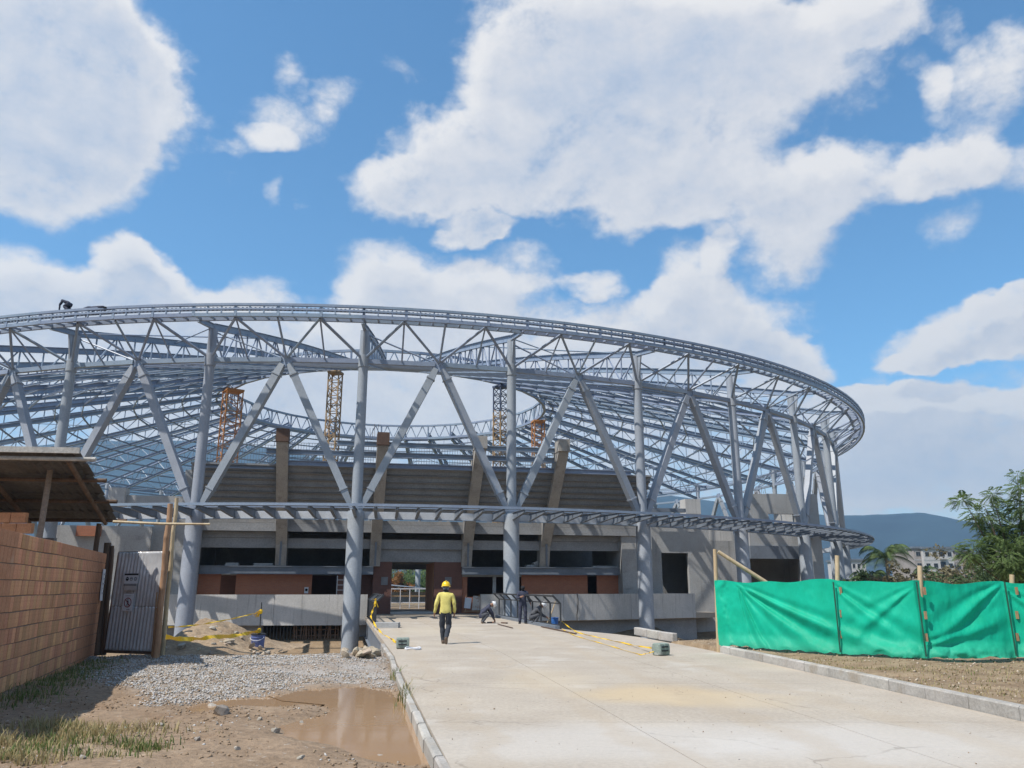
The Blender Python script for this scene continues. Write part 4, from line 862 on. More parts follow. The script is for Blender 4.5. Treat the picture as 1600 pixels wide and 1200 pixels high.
# block walls of the shed
qa = aty(60, 770, 19.2)-Vector((.4, 0, 0)); mb = MB()
for c in range(14):
    for i in range(12):
        x = -1.4-i*.37-(.18 if c % 2 else 0); mb.box(qa.x+x+1.4-(WB.x-2), qa.x+x+1.4+.355-(WB.x-2), qa.y-WB.y, qa.y-WB.y+.12, -.2+c*.255, -.2+c*.255+.24)
mb.build('shed_block_wall', CLAY, shed); q2 = rp_(.93, 2)
MB().box(q2.x-4-(WB.x-2), q2.x-(WB.x-2)+.6, q2.y-WB.y, q2.y-WB.y+.12, -.2, 2.9).build('shed_rear_wall', CONC_F, shed)

# ------------------------------------------------------------------ corrugated tin gate with two signs
gl, gr_ = onz(160, 1023, -.1), onz(240, 1026, -.1); GD = (gr_-gl); GW = GD.length; gd = GD.normalized(); gz = math.atan2(gd.y, gd.x)
gate = empty('tin_gate', gl, gz); tag(gate, 'dented corrugated tin gate hung between wooden posts', 'gate')
lean = (250-240)/75.0                                           # the gate leans a little: its head is farther right than its foot
def sheet(nm, z0, z1, x0, x1, per, amp, dent):
    nx, nz = 90, 26; xs = np.linspace(x0, x1, nx); zs = np.linspace(z0, z1, nz); X, Z = np.meshgrid(xs, zs)
    fl = dent*smooth(.2, -.25, fbm(X*1.6+4, Z*1.3+2, 3)*2.2-.1) if dent else 0
    Y = amp*np.sin(2*PI*X/per)*(1-fl)+(.05*fbm(X*2.3, Z*2.1+8, 4) if dent else .01*fbm(X*2, Z*2))
    V = np.stack([X+.035*Z, Y, Z], -1).reshape(-1, 3); i = (np.arange(nz-1)[:, None]*nx+np.arange(nx-1)[None]).ravel()
    o = link(nm, np_mesh(nm, V, np.stack([i, i+1, i+1+nx, i+nx], 1), TIN, smooth=True), gate); md = o.modifiers.new('solid', 'SOLIDIFY'); md.thickness = .004; return o
sheet('lower_sheet', .12, 1.22, .03, GW-.02, .115, .018, 0); sheet('upper_sheet', 1.2, 2.62, .02, GW-.0, .115, .016, .95)
for z in (.08, 1.2, 2.6): MB().bar((.035*z, .05, z), (GW+.035*z, .05, z), .05, .07).build('gate_rail', WOOD_D, gate)
for x in (.02, GW-.02): MB().bar((x, .05, 0), (x+.09, .05, 2.6), .07, .05, up=(0,1,0)).build('gate_stile', WOOD_D, gate)
def sign_at(x, z, nm, lab, cat):
    p = gl+gd*(x+.035*z)+Vector((gd.y, -gd.x, 0))*.055+Vector((0, 0, z)); t = empty(nm, p, gz); tag(t, lab, cat); return t
def disc(par, x, z, r, m_, y=-.006, nm='symbol', n=24, ring_=0):
    mb = MB(); vs = []
    if ring_:
        for i in range(n):
            a = 2*PI*i/n; vs += [(x+r*math.cos(a), y, z+r*math.sin(a)), (x+(r-ring_)*math.cos(a), y, z+(r-ring_)*math.sin(a))]
        fs = [(2*i, 2*((i+1) % n), 2*((i+1) % n)+1, 2*i+1) for i in range(n)]
    else: vs = [(x+r*math.cos(2*PI*i/n), y, z+r*math.sin(2*PI*i/n)) for i in range(n)]; fs = [tuple(range(n))]
    mb.add(vs, fs); return mb.build(nm, m_, par)
s1 = sign_at(.66, 1.93, 'safety_sign', 'white safety sign with black heading bar and three round pictograms on the tin gate', 'sign')
MB().box(-.235, .235, 0, .006, -.13, .13).build('panel', PAPER, s1); MB().box(-.235, .235, -.006, -.002, .085, .128).build('heading_bar', INK, s1); MB().box(-.235, .2, -.006, -.002, -.19, -.135).build('lower_bar', INKG, s1)
MB().box(-.2, .21, -.0, .005, -.3, -.135).build('torn_film', TIN, s1)
for i, x in enumerate((-.13, .01, .15)):
    disc(s1, x, -.01, .052, INK if i == 0 else PAPER, -.004); disc(s1, x, -.01, .05, INK, -.007, 'pictogram_ring', 24, .012)
    if i == 1: MB().box(x-.03, x+.03, -.008, -.005, -.02, .012).build('pictogram', INKG, s1)
    if i == 2: disc(s1, x, -.005, .028, INK, -.008, 'pictogram', 14, .01)
MB().box(-.16, -.1, -.009, -.006, .0, .012).build('pictogram', PAPER, s1)
s2 = sign_at(.66, 1.32, 'no_entry_sign', 'white sheet with dark ring and slash over a walking figure on the tin gate', 'sign')
MB().box(-.17, .17, 0, .006, -.22, .22).build('panel', PAPER, s2); disc(s2, 0, .0, .125, REDI, -.006, 'prohibition_ring', 32, .024)
mb = MB(); mb.bar((-.085, -.010, .085), (.085, -.010, -.085), .004, .022, up=(1, 0, 1)); mb.build('slash', REDI, s2)
mb = MB(); mb.bar((.0, -.008, .045), (.0, -.008, -.015), .03, .003, up=(0,1,0)); mb.bar((0, -.008, -.015), (-.03, -.008, -.08), .016, .003, up=(0,1,0)); mb.bar((0, -.008, -.015), (.035, -.008, -.075), .016, .003, up=(0,1,0)); mb.bar((0, -.008, .04), (.04, -.008, .0), .013, .003, up=(0,1,0)); mb.bar((0, -.008, .04), (-.035, -.008, .01), .013, .003, up=(0,1,0)); mb.build('walking_figure', INK, s2)
disc(s2, .0, .068, .017, INK, -.009, 'figure_head', 12); MB().box(-.02, .09, -.006, -.003, -.185, -.17).build('small_print', INKG, s2); MB().box(-.1, .1, -.006, -.003, .165, .175).build('small_print', INKG, s2)

# wooden posts and bamboo poles round the gate
def long_pole(px, pyb, pxt, pyt, r, lab, m_, nm='bamboo_pole', zb=-.15, joints=True, dY=0.0, group=None):
    a = onz(px, pyb, zb); b_ = aty(pxt, pyt, a.y+dY); L_ = (b_-a).length; n_ = max(3, int(L_/.42)); pts = []; rs_ = []
    for i in range(n_+1):
        p = a.lerp(b_, i/n_)+Vector((.012*math.sin(i*1.7), .01*math.cos(i*2.3), 0)); 
        if joints and 0 < i < n_: d = (b_-a).normalized()*.012; pts += [p-d*3, p, p+d*3]; rs_ += [r*(1-.2*i/n_), r*1.08*(1-.2*i/n_), r*(1-.2*i/n_)]
        else: pts.append(p); rs_.append(r*(1-.2*i/n_))
    pts = [p-a for p in pts]; o = MB().path(pts, rs_, 10).build(nm, m_, None, True, a); tag(o, lab, nm.split('_')[0]+' pole' if 'pole' in nm else 'post', group); return o
long_pole(150, 1024, 169, 848, .11, 'thick brown wooden post at the hinge side of the tin gate, against the block wall', WOOD_D, 'gate_post', joints=False)
long_pole(161, 1024, 176, 853, .06, 'thin dark wooden post right of the thick brown hinge post', WOOD_D, 'gate_post', joints=False)
long_pole(238, 1029, 247, 925, .045, 'short split bamboo stake at the latch side of the tin gate', BAMBOO, 'bamboo_pole')
long_pole(243, 1030, 266, 787, .085, 'thick grey-brown bamboo pole beside the latch of the tin gate', BAMBOO, 'bamboo_pole')
long_pole(253, 1027, 276, 778, .062, 'slim orange-brown bamboo pole standing right of the thick one', BAMBOO_L, 'bamboo_pole')
a = aty(177, 815, 17.5); b_ = aty(328, 819, 17.35)
o = MB().path([Vector(), (b_-a)*.5+Vector((0,0,-.02)), b_-a], [.03, .028, .022], 8).build('bamboo_pole', BAMBOO_L, None, True, a); tag(o, 'thin pale bamboo pole tied level across the two upright poles', 'bamboo pole')

# ------------------------------------------------------------------ green debris netting fence on the right
NET = bpy.data.materials.new('green_netting'); NET.use_nodes = True
def netm():
    nt = NET.node_tree; N = nt.nodes.new; L = nt.links.new; b = nt.nodes['Principled BSDF']; b.inputs['Roughness'].default_value = .55; b.inputs['Specular IOR Level'].default_value = .25
    tc = N('ShaderNodeTexCoord'); n = N('ShaderNodeTexNoise'); n.inputs['Scale'].default_value = 2.0; n.inputs['Detail'].default_value = 5; L(tc.outputs['Object'], n.inputs['Vector'])
    rp = N('ShaderNodeValToRGB'); rp.color_ramp.elements[0].position = .3; rp.color_ramp.elements[0].color = (.006,.44,.26,1); rp.color_ramp.elements[1].position = .7; rp.color_ramp.elements[1].color = (.01,.58,.37,1); L(n.outputs[0], rp.inputs[0]); sz = N('ShaderNodeSeparateXYZ'); L(tc.outputs['Object'], sz.inputs[0]); hm = N('ShaderNodeMath'); hm.operation = 'MULTIPLY_ADD'; L(n.outputs[0], hm.inputs[0]); hm.inputs[1].default_value = -.5; L(sz.outputs[2], hm.inputs[2])
    hr = N('ShaderNodeMapRange'); hr.inputs[1].default_value = .22; hr.inputs[2].default_value = -.28; hr.inputs[4].default_value = .3; L(hm.outputs[0], hr.inputs[0]); hx = N('ShaderNodeMix'); hx.data_type = 'RGBA'; L(hr.outputs[0], hx.inputs['Factor']); L(rp.outputs[0], hx.inputs['A']); hx.inputs['B'].default_value = (.17, .33, .20, 1); L(hx.outputs['Result'], b.inputs['Base Color'])
    n2 = N('ShaderNodeTexNoise'); n2.inputs['Scale'].default_value = 9; n2.inputs['Detail'].default_value = 4; mp = N('ShaderNodeMapping'); mp.inputs['Scale'].default_value = (1, 1, .35); mp.inputs['Rotation'].default_value = (0, .5, 0); L(tc.outputs['Object'], mp.inputs[0]); L(mp.outputs[0], n2.inputs['Vector'])
    bp = N('ShaderNodeBump'); bp.inputs['Strength'].default_value = .35; bp.inputs['Distance'].default_value = .06; L(n2.outputs[0], bp.inputs['Height']); L(bp.outputs[0], b.inputs['Normal'])
    t = N('ShaderNodeBsdfTranslucent'); L(rp.outputs[0], t.inputs[0]); mx = N('ShaderNodeMixShader'); mx.inputs[0].default_value = .38; L(b.outputs[0], mx.inputs[1]); L(t.outputs[0], mx.inputs[2]); L(mx.outputs[0], nt.nodes['Material Output'].inputs[0])
netm()
FP = [onz(1123, 1013, .1), onz(1310, 1026, .1), onz(1443, 1033, .1), onz(1583, 1032, .1), onz(1720, 1036, .1), onz(1900, 1042, .1)]
nf = empty('netting_fence', FP[0]); tag(nf, 'bright green debris netting stretched on bamboo posts beside the road', 'fence')
cum = [0]
for a, b_ in zip(FP, FP[1:]): cum.append(cum[-1]+(b_-a).length)
TOPZ = [1.68, 1.70, 1.66, 1.64, 1.66, 1.68]
def build_net():
    nx, nz = 620, 46; S = np.linspace(0, cum[-1], nx); U = np.linspace(0, 1, nz)
    bxp = np.interp(S, cum, [p.x for p in FP]); byp = np.interp(S, cum, [p.y for p in FP]); tz = np.interp(S, cum, TOPZ)
    for a, b_ in zip(cum, cum[1:]):
        t = np.clip((S-a)/(b_-a), 0, 1); tz = tz-.06*4*t*(1-t)*((S >= a) & (S <= b_))
    tz = tz+.02*np.sin(S*5)
    SS, UU = np.meshgrid(S, U); ZZ = .06+(tz[None, :]-.06)*UU; c = np.array(cum)
    # folds: fans of pleats pulled from the tops of the posts, sagging belly, bunched hem
    f = np.zeros_like(SS)
    def fan(s0, z0, s1, z1, wdt, amp, fr, ph=0.):
        dx, dz = s1-s0, z1-z0; L_ = math.hypot(dx, dz); t = ((SS-s0)*dx+(ZZ-z0)*dz)/L_**2; dd = (-(SS-s0)*dz+(ZZ-z0)*dx)/L_
        dd = dd+.25*L_*.35*(np.clip(t, 0, 1)*(1-np.clip(t, 0, 1)))
        w_ = wdt*(.15+.85*np.clip(t, 0, 1)); e = np.exp(-(dd/w_)**2)*smooth(-.05, .1, t)*smooth(1.15, .9, t)
        return amp*e*np.cos(dd/w_*fr+ph)
    f += fan(.75, 1.55, 4.6, .1, .42, .11, 3.6)+fan(.75, 1.55, 3.0, .05, .5, .09, 4.5, 1)+fan(.75, 1.5, 1.3, .05, .28, .07, 5)+fan(c[1], 1.6, c[2], .3, .4, .06, 4, 2)+fan(c[2], 1.5, c[1]+.4, .5, .35, .05, 4)+fan(c[2], .3, c[3], .9, .4, .05, 4)+fan(c[3], 1.55, c[2]+.4, .4, .45, .06, 4, .5)+fan(c[3], 1.5, c[4], .3, .4, .06, 4)
    f += .05*np.sin(SS*9+2.5*fbm(SS*1.2, ZZ*1.5)*6)*smooth(.95, .15, SS)                       # pleats at the gathered end
    f += .16*fbm(SS*.9, ZZ*1.2+4, 4)+.035*fbm(SS*5, ZZ*3+9, 4)
    f += smooth(.22, 0, UU)*(.22+.16*np.abs(fbm(SS*2.1, ZZ*5+1, 4))*3*smooth(2.0, 5.5, SS))+.05*np.sin(ZZ*3.1)
    pin = np.min(np.abs(SS[..., None]-c[None, None, :]), -1); f *= .35+.65*smooth(0, .35, pin)
    ZZ = ZZ+smooth(.2, 0, UU)*(.10*np.abs(fbm(SS*2.7+3, ZZ*4, 3))*2)
    f *= .8
    V = np.stack([bxp[None]+0*SS-FP[0].x-.12*0, byp[None]-f-FP[0].y, ZZ], -1).reshape(-1, 3)
    i = (np.arange(nz-1)[:, None]*nx+np.arange(nx-1)[None]).ravel()
    o = link('netting', np_mesh('netting', V, np.stack([i, i+1, i+1+nx, i+nx], 1), NET, smooth=True), nf)
build_net()
for i, (p, (px, py)) in enumerate(zip(FP, ((1117, 858), (1308, 868), (1437, 884), (1581, 898), (1720, 895), (1900, 890)))):
    q = aty(px, py, p.y+.08); base = Vector((p.x+.02, p.y+.08, -.1)); mb = MB(); pts = []; rs_ = []
    for k in range(9): pts.append(base.lerp(q, k/8)-FP[0]+Vector((0, 0, 0))); rs_.append(.06*(1-.15*k/8))
    mb.path(pts, rs_, 9).build('post', BAMBOO_L, nf, True)
    if i in (1, 2, 3): MB().bar((p.x-FP[0].x, p.y-FP[0].y-.14, .1), (p.x-FP[0].x+.01, p.y-FP[0].y-.10, 1.62), .03, .02, up=(0,1,0)).build('slat', mat('green_slat', (.03,.13,.085), (.02,.09,.06), 4, .7) if 'green_slat' not in bpy.data.materials else bpy.data.materials['green_slat'], nf)
    for z in (.5, .95, 1.45):
        if i in (1, 2, 3): t = (z+.1)/(q.z+.1); c_ = base.lerp(q, t)-FP[0]; MB().box(c_.x-.022, c_.x+.022, c_.y-.2, c_.y-.16, z-.1, z+.06).build('batten', BAMBOO, nf)
a = aty(1122, 862, FP[0].y+.2); b_ = aty(1206, 916, FP[0].y+.1)
o = MB().path([Vector(), (b_-a)*.5, (b_-a)*1.25], [.05, .055, .06], 9).build('bamboo_pole', BAMBOO_L, None, True, a); tag(o, 'bamboo pole slanting down from the head of the first netting post', 'bamboo pole')

# ------------------------------------------------------------------ people
SHIRT_Y = mat('yellow_shirt', (.66,.58,.19), (.56,.48,.13), 5, .85, .15, 30, fine=.15); JEANS = mat('dark_jeans', (.05,.056,.068), (.032,.036,.046), 6, .9, .15, 40, fine=.25)
SKIN = mat('skin', (.27,.145,.09), (.24,.125,.075), 4, .55, .02, fine=.08); BOOT = mat('boots', (.21,.155,.115), (.14,.10,.075), 6, .8, .1)
NAVY = mat('navy_overall', (.052,.056,.085), (.035,.038,.06), 5, .9, .15, 35, fine=.2); GREYO = mat('grey_overall', (.085,.088,.098), (.06,.062,.07), 5, .9, .15, 35, fine=.2)
SCARF = mat('grey_scarf', (.24,.26,.31), (.05,.055,.075), 22, .9, .1); HELM_Y = mat('yellow_helmet', (.80,.53,.012), (.74,.48,.01), 3, .3, 0, spec=.5, fine=.04); HELM_W = mat('white_helmet', (.80,.80,.79), (.74,.74,.73), 3, .3, 0, spec=.5, fine=.04)
BLACK = mat('black_cloth', (.02,.02,.023), (.014,.014,.016), 5, .85, .05)
def person(loc, rz, J, mats_, label, cat='person', helmet=None, tilt=(0, 0, 0), group=None, scale=1.0, head_dir=None):
    """J: joints in metres; mats_: dict region -> material"""
    vs, es, rad, lab = [], [], [], []
    def V(p, r):
        k = 1.0 if not isinstance(r, tuple) and r < .02 else 1.24
        vs.append(Vector(p)); rad.append((r[0]*k, r[1]*k) if isinstance(r, tuple) else (r*k, r*k)); return len(vs)-1
    def E(a, b_, reg): es.append((a, b_)); lab.append(reg)
    pel, che, nek, hed = Vector(J['pelvis']), Vector(J['chest']), Vector(J['neck']), Vector(J['head'])
    iP = V(pel, (.15, .115)); iB = V(pel.lerp(che, .5), (.135, .105)); iC = V(che, (.165, .12)); E(iP, iB, 'shirt'); E(iB, iC, 'shirt')
    iN = V(nek, .058); iH0 = V(nek.lerp(hed, .45), (.07, .075)); iH = V(hed, (.088, .10)); iT = V(hed+(hed-nek).normalized()*.1, (.06, .07)); E(iC, iN, 'shirt'); E(iN, iH0, 'neck'); E(iH0, iH, 'head'); E(iH, iT, 'head')
    fwd = Vector(J.get('face', (0, 1, 0))).normalized(); iNo = V(hed+fwd*.115-(hed-nek).normalized()*.02, .016); E(iH, iNo, 'head')
    sidev = (hed-nek).normalized().cross(fwd)
    for s in (-1, 1):
        ie = V(hed+sidev*(s*.095), .018); E(iH, ie, 'head')
    for s, sd in ((-1, 'L'), (1, 'R')):
        sh, el, wr = (Vector(J[k+sd]) for k in ('sh', 'el', 'wr')); a = V(sh, .074); E(iC, a, 'shirt'); m1_ = V(sh.lerp(el, .5), .058); E(a, m1_, 'shirt'); b_ = V(el, .049); E(m1_, b_, 'shirt'); m2_ = V(el.lerp(wr, .45), .046); E(b_, m2_, 'sleeve'); c_ = V(wr, .033); E(m2_, c_, 'sleeve')
        d = (wr-el).normalized(); hd = Vector(J.get('hd'+sd, d)).normalized(); pm_ = V(wr+hd*.075, (.034, .022)); E(c_, pm_, 'hand')
        sv = hd.cross(Vector(J.get('palm'+sd, (s, 0, 0)))).normalized(); cu = Vector(J.get('palm'+sd, (-s, 0, 0))).normalized()
        for fi, (off, ln) in enumerate(((-.03, .065), (-.01, .078), (.011, .072), (.03, .055))):
            k1 = V(wr+hd*.10+sv*off, .010); k2 = V(wr+hd*(.10+ln*.55)+sv*off*1.1+cu*.012, .009); k3 = V(wr+hd*(.10+ln*.9)+sv*off*1.1+cu*.035, .007); E(pm_, k1, 'hand'); E(k1, k2, 'hand'); E(k2, k3, 'hand')
        t1 = V(wr+hd*.05-sv*.04+cu*.01, .012); t2 = V(wr+hd*.09-sv*.055+cu*.025, .009); E(pm_, t1, 'hand'); E(t1, t2, 'hand')
        hp, kn, an = (Vector(J[k+sd]) for k in ('hp', 'kn', 'an')); a = V(hp, .098); E(iP, a, 'shirt'); m1_ = V(hp.lerp(kn, .5), .080); E(a, m1_, 'legs'); b_ = V(kn, .07); E(m1_, b_, 'legs'); m2_ = V(kn.lerp(an, .4), .066); E(b_, m2_, 'legs'); c_ = V(an, .056); E(m2_, c_, 'shoe' if 0 else 'legs')
        td = Vector(J.get('toe'+sd, (0, 1, 0))).normalized(); bk_ = V(an+Vector((0, 0, -.05))-td*.03, .045); t1 = V(an+td*.09+Vector((0, 0, -.055 if 'toeup'+sd not in J else -.02)), .043); t2 = V(an+td*.17+Vector((0, 0, -.065 if 'toeup'+sd not in J else -.05)), .033); E(c_, bk_, 'shoe'); E(bk_, t1, 'shoe'); E(t1, t2, 'shoe')
    me = bpy.data.meshes.new('body_cage'); me.from_pydata([v*scale for v in vs], es, []); o = bpy.data.objects.new('body_cage', me); COL.objects.link(o)
    sk = o.modifiers.new('skin', 'SKIN'); sk.use_smooth_shade = True; sk.branch_smoothing = .4
    for i, r in enumerate(rad): me.skin_vertices[0].data[i].radius = (r[0]*scale, r[1]*scale)
    me.skin_vertices[0].data[iP].use_root = True
    sb = o.modifiers.new('sub', 'SUBSURF'); sb.levels = 2; sb.render_levels = 2
    dg = bpy.context.evaluated_depsgraph_get(); out = bpy.data.meshes.new_from_object(o.evaluated_get(dg)); bpy.data.objects.remove(o)
    regs = ['shirt', 'sleeve', 'legs', 'shoe', 'neck', 'head', 'hand']; out.materials.clear()
    for r in regs: out.materials.append(mats_[r])
    n_ = len(out.polygons); cen = np.zeros(n_*3); out.polygons.foreach_get('center', cen); cen = cen.reshape(-1, 3)
    A = np.array([vs[a][:] for a, _ in es])*scale; Bp = np.array([vs[b_][:] for _, b_ in es])*scale; D = Bp-A; L2 = (D*D).sum(1)+1e-9
    hem = J.get('hem'); best = np.full(n_, 1e9); bi = np.zeros(n_, int)
    for k in range(len(es)):
        if lab[k] == 'legs' and es[k][0] == iP: pass
        t = np.clip(((cen-A[k])@D[k])/L2[k], 0, 1); dd = np.linalg.norm(cen-A[k]-t[:, None]*D[k], axis=1)
        rr = (rad[es[k][0]][0]*(1-t)+rad[es[k][1]][0]*t)*scale; dd = dd-rr*.6; u = dd < best; best[u] = dd[u]; bi[u] = regs.index(lab[k])
    cv = np.zeros(len(out.vertices)*3); out.vertices.foreach_get('co', cv); cv = cv.reshape(-1, 3); nv = np.zeros(len(cv)*3); out.vertices.foreach_get('normal', nv); nv = nv.reshape(-1, 3)
    cr = fbm(cv[:, 0]*9+cv[:, 1]*6, cv[:, 2]*13+cv[:, 1]*7, 3)*.045; okc = np.zeros(len(cv)); 
    vi = np.zeros(len(out.loops), np.int32); out.loops.foreach_get('vertex_index', vi); lt = np.zeros(n_, np.int32); out.polygons.foreach_get('loop_total', lt); okc[vi] = np.repeat((bi <= 2).astype(float), lt)
    out.vertices.foreach_set('co', (cv+nv*(cr*okc)[:, None]).astype(np.float32).ravel())
    if hem: zz = cen[:, 2]/scale; lg = (bi == 2) & (zz > hem); st_ = (bi == 0) & (zz < hem); bi[lg] = 0; bi[st_] = 2
    out.polygons.foreach_set('material_index', bi.astype(np.int32)); out.polygons.foreach_set('use_smooth', np.ones(n_, bool)); out.name = 'body'
    t = empty('person', loc, rz); tag(t, label, cat, group); link('body', out, t)
    if helmet:
        up = (hed-nek).normalized(); f2 = (fwd-up*fwd.dot(up)).normalized(); sx_ = up.cross(f2)
        mb = MB(); prof = [(.142, .0), (.14, .008), (.128, .012), (.126, .05), (.112, .10), (.08, .14), (.04, .158), (.005, .163)]; mb.lathe(prof, 22)
        mb.bar((0, -.1, .15), (0, .1, .15), .03, .03)
        mb.add([(-.09, .10, .004), (.09, .10, .004), (.06, .185, -.006), (-.06, .185, -.006), (-.09, .10, .012), (.09, .10, .012), (.06, .185, .002), (-.06, .185, .002)], [(3,2,1,0),(4,5,6,7),(0,1,5,4),(1,2,6,5),(2,3,7,6),(3,0,4,7)])
        hm = mb.build('helmet', helmet, t, True); M_ = Matrix((sx_*1.0, f2*1.12, up)).transposed().to_4x4(); M_.translation = (hed+up*.025)*scale
        hm.matrix_local = M_ @ Matrix.Scale(scale, 4)
    return t
def mt(s, l, sh_=None, nk=None, hd=None, ha=SKIN, sl=None): return dict(shirt=s, sleeve=sl or s, legs=l, shoe=sh_ or BOOT, neck=nk or SKIN, head=hd or SKIN, hand=ha)
# walking man in yellow, seen from behind
p = onz(695, 1006, 0)
person(p, R(4), dict(hem=.87, pelvis=(0,0,.93), chest=(0,.03,1.28), neck=(0,.03,1.47), head=(0,.05,1.60), shL=(-.19,.02,1.40), elL=(-.275,-.03,1.12), wrL=(-.315,.03,.88), shR=(.19,.02,1.40), elR=(.26,.0,1.12), wrR=(.265,.1,.88),
    hpL=(-.095,0,.88), knL=(-.085,.09,.49), anL=(-.05,.08,.085), hpR=(.095,0,.88), knR=(.10,.06,.49), anR=(.04,-.22,.20), toeR=(0,.5,-.75), face=(0,1,0), palmL=(1,0,0), palmR=(-1,0,0)),
    mt(SHIRT_Y, JEANS, nk=SCARF, hd=SCARF), 'man in yellow long-sleeved shirt and yellow helmet walking away on the concrete', helmet=HELM_Y)
# crouching left: side on, facing right, working on the floor
p = onz(756, 974, 0)
person(p, R(-75), dict(pelvis=(0,-.18,.36), chest=(0,.12,.66), neck=(0,.28,.80), head=(0,.40,.83), face=(0,.7,-.7), shL=(-.19,.18,.72), elL=(-.2,.38,.45), wrL=(-.12,.48,.22), shR=(.19,.18,.72), elR=(.2,.36,.44), wrR=(.1,.46,.2),
    hpL=(-.1,-.15,.33), knL=(-.16,.22,.46), anL=(-.14,-.05,.085), hpR=(.1,-.15,.33), knR=(.16,.2,.44), anR=(.14,-.1,.085), palmL=(0,0,-1), palmR=(0,0,-1)),
    mt(NAVY, GREYO, nk=BLACK, hd=SKIN), 'worker in navy overalls and white helmet crouched over a tool left of the standing man', helmet=HELM_W)
# standing worker
p = onz(817, 974.5, 0)
person(p, R(186), dict(pelvis=(0,0,.92), chest=(0,0,1.26), neck=(0,0,1.46), head=(0,.03,1.59), shL=(-.19,0,1.39), elL=(-.27,.02,1.12), wrL=(-.33,.12,.92), shR=(.19,0,1.39), elR=(.24,.06,1.13), wrR=(.13,.2,1.18),
    hpL=(-.095,0,.88), knL=(-.11,.03,.48), anL=(-.12,0,.085), hpR=(.095,0,.88), knR=(.12,.03,.48), anR=(.14,0,.085), toeL=(-.2,1,0), toeR=(.35,1,0), palmL=(1,0,0), palmR=(-1,0,0)),
    mt(NAVY, NAVY, sh_=BLACK, nk=BLACK, hd=BLACK), 'worker in dark navy overalls and black face covering standing by the railing')
# crouching right
p = onz(835, 976, 0)
person(p, R(-80), dict(pelvis=(0,-.22,.30), chest=(0,.08,.60), neck=(0,.24,.76), head=(0,.34,.82), face=(0,.8,-.6), shL=(-.19,.12,.67), elL=(-.2,.30,.42), wrL=(-.1,.50,.36), shR=(.19,.12,.67), elR=(.2,.32,.40), wrR=(.1,.5,.33),
    hpL=(-.1,-.18,.28), knL=(-.15,.22,.46), anL=(-.13,.02,.085), hpR=(.1,-.18,.28), knR=(.17,.2,.43), anR=(.15,-.02,.085), palmL=(0,0,-1), palmR=(0,0,-1)),
    mt(GREYO, GREYO, nk=BLACK, hd=SKIN, sh_=BLACK), 'worker in grey overalls and white helmet crouched beside the blue bucket', helmet=HELM_W)
# two on the roof ring
ph = phi_at(98, RR); p = pol(RR-.4, -11.6, ZTOP+.42)
def roof_spot(px): 
    lo, hi = -25.0, 10.0
    for _ in range(40):
        m_ = (lo+hi)/2; q = pol(RR-.3, m_, ZTOP+.42); d = q-Vector((0, 0, EYE)); yc = d.y*CT+d.z*ST; xx = 800+F*d.x/yc
        if xx < px: lo = m_
        else: hi = m_
    return pol(RR-.3, lo, ZTOP+.42), lo
q, d_ = roof_spot(103)
person(q, R(d_+80), dict(pelvis=(0,-.22,.44), chest=(0,.10,.62), neck=(0,.28,.70), head=(0,.40,.74), face=(0,.8,-.6), shL=(-.19,.16,.64), elL=(-.2,.3,.38), wrL=(-.15,.36,.13), shR=(.19,.16,.64), elR=(.2,.3,.38), wrR=(.15,.36,.13),
    hpL=(-.1,-.2,.42), knL=(-.14,.06,.30), anL=(-.14,-.26,.085), hpR=(.1,-.2,.42), knR=(.14,.04,.28), anR=(.14,-.3,.085), palmL=(0,0,-1), palmR=(0,0,-1)), mt(NAVY, NAVY, sh_=BLACK, nk=NAVY, hd=BLACK, ha=NAVY), 'worker in dark blue crouched on hands and feet on top of the roof ring', scale=1.0)
q, d_ = roof_spot(146)
person(q-Vector((0,0,.1)), R(d_+80), dict(pelvis=(0,-.2,.16), chest=(0,.15,.2), neck=(0,.32,.25), head=(0,.43,.28), face=(0,1,-.2), shL=(-.19,.2,.2), elL=(-.28,.4,.12), wrL=(-.2,.62,.1), shR=(.19,.2,.2), elR=(.3,.4,.1), wrR=(.22,.62,-.05),
    hpL=(-.1,-.25,.15), knL=(-.2,-.6,.13), anL=(-.2,-.98,.12), hpR=(.1,-.25,.15), knR=(.18,-.6,.13), anR=(.16,-.98,.12), toeL=(0,-1,0), toeR=(0,-1,0), palmL=(0,0,-1), palmR=(0,0,-1)), mt(NAVY, NAVY, sh_=BLACK, nk=NAVY, hd=BLACK, ha=NAVY), 'worker in dark blue lying flat along the roof ring')

# ------------------------------------------------------------------ bridge railings
RAILM = mat('rail_paint', (.05,.052,.056), (.035,.036,.04), 4, .45, .05)
def railing(pts, lab, posts, panel):
    t = empty('bridge_railing', pts[0]); tag(t, lab, 'railing', 'railings on the bridge'); o0 = Vector(pts[0]); a, b_ = Vector(pts[0])-o0, Vector(pts[1])-o0; d = (b_-a).normalized(); out = Vector((-d.y, d.x, 0))*panel
    for i in range(posts):
        p = a.lerp(b_, i/(posts-1)); mb = MB(); mb.bar(p, p+Vector((0,0,1.0)), .07, .07); mb.bar(p+Vector((0,0,.97)), p+Vector((0,0,1.27))+out*.3, .07, .07); mb.build('post', RAILM, t)
    for z, o_, w in ((1.27, .3, .07), (.98, 0, .05), (.13, 0, .05)): MB().bar(a+Vector((0,0,z))+out*o_, b_+Vector((0,0,z))+out*o_, w, w).build('rail', RAILM, t)
    MB().bar(a+Vector((0,0,.06))+out*.12, b_+Vector((0,0,.06))+out*.12, .2, .12).build('base_rail', STEEL_D, t)
    return t, a, b_, d, out
y0, y1 = 32.6, 45.6
t_, *_ = railing([(xright(y0)-.2, y0, 0), (xright(y1)-.15, y1, 0)], 'dark steel railing with cranked posts along the right edge of the bridge', 9, 1)
y0, y1 = 35.0, 45.6
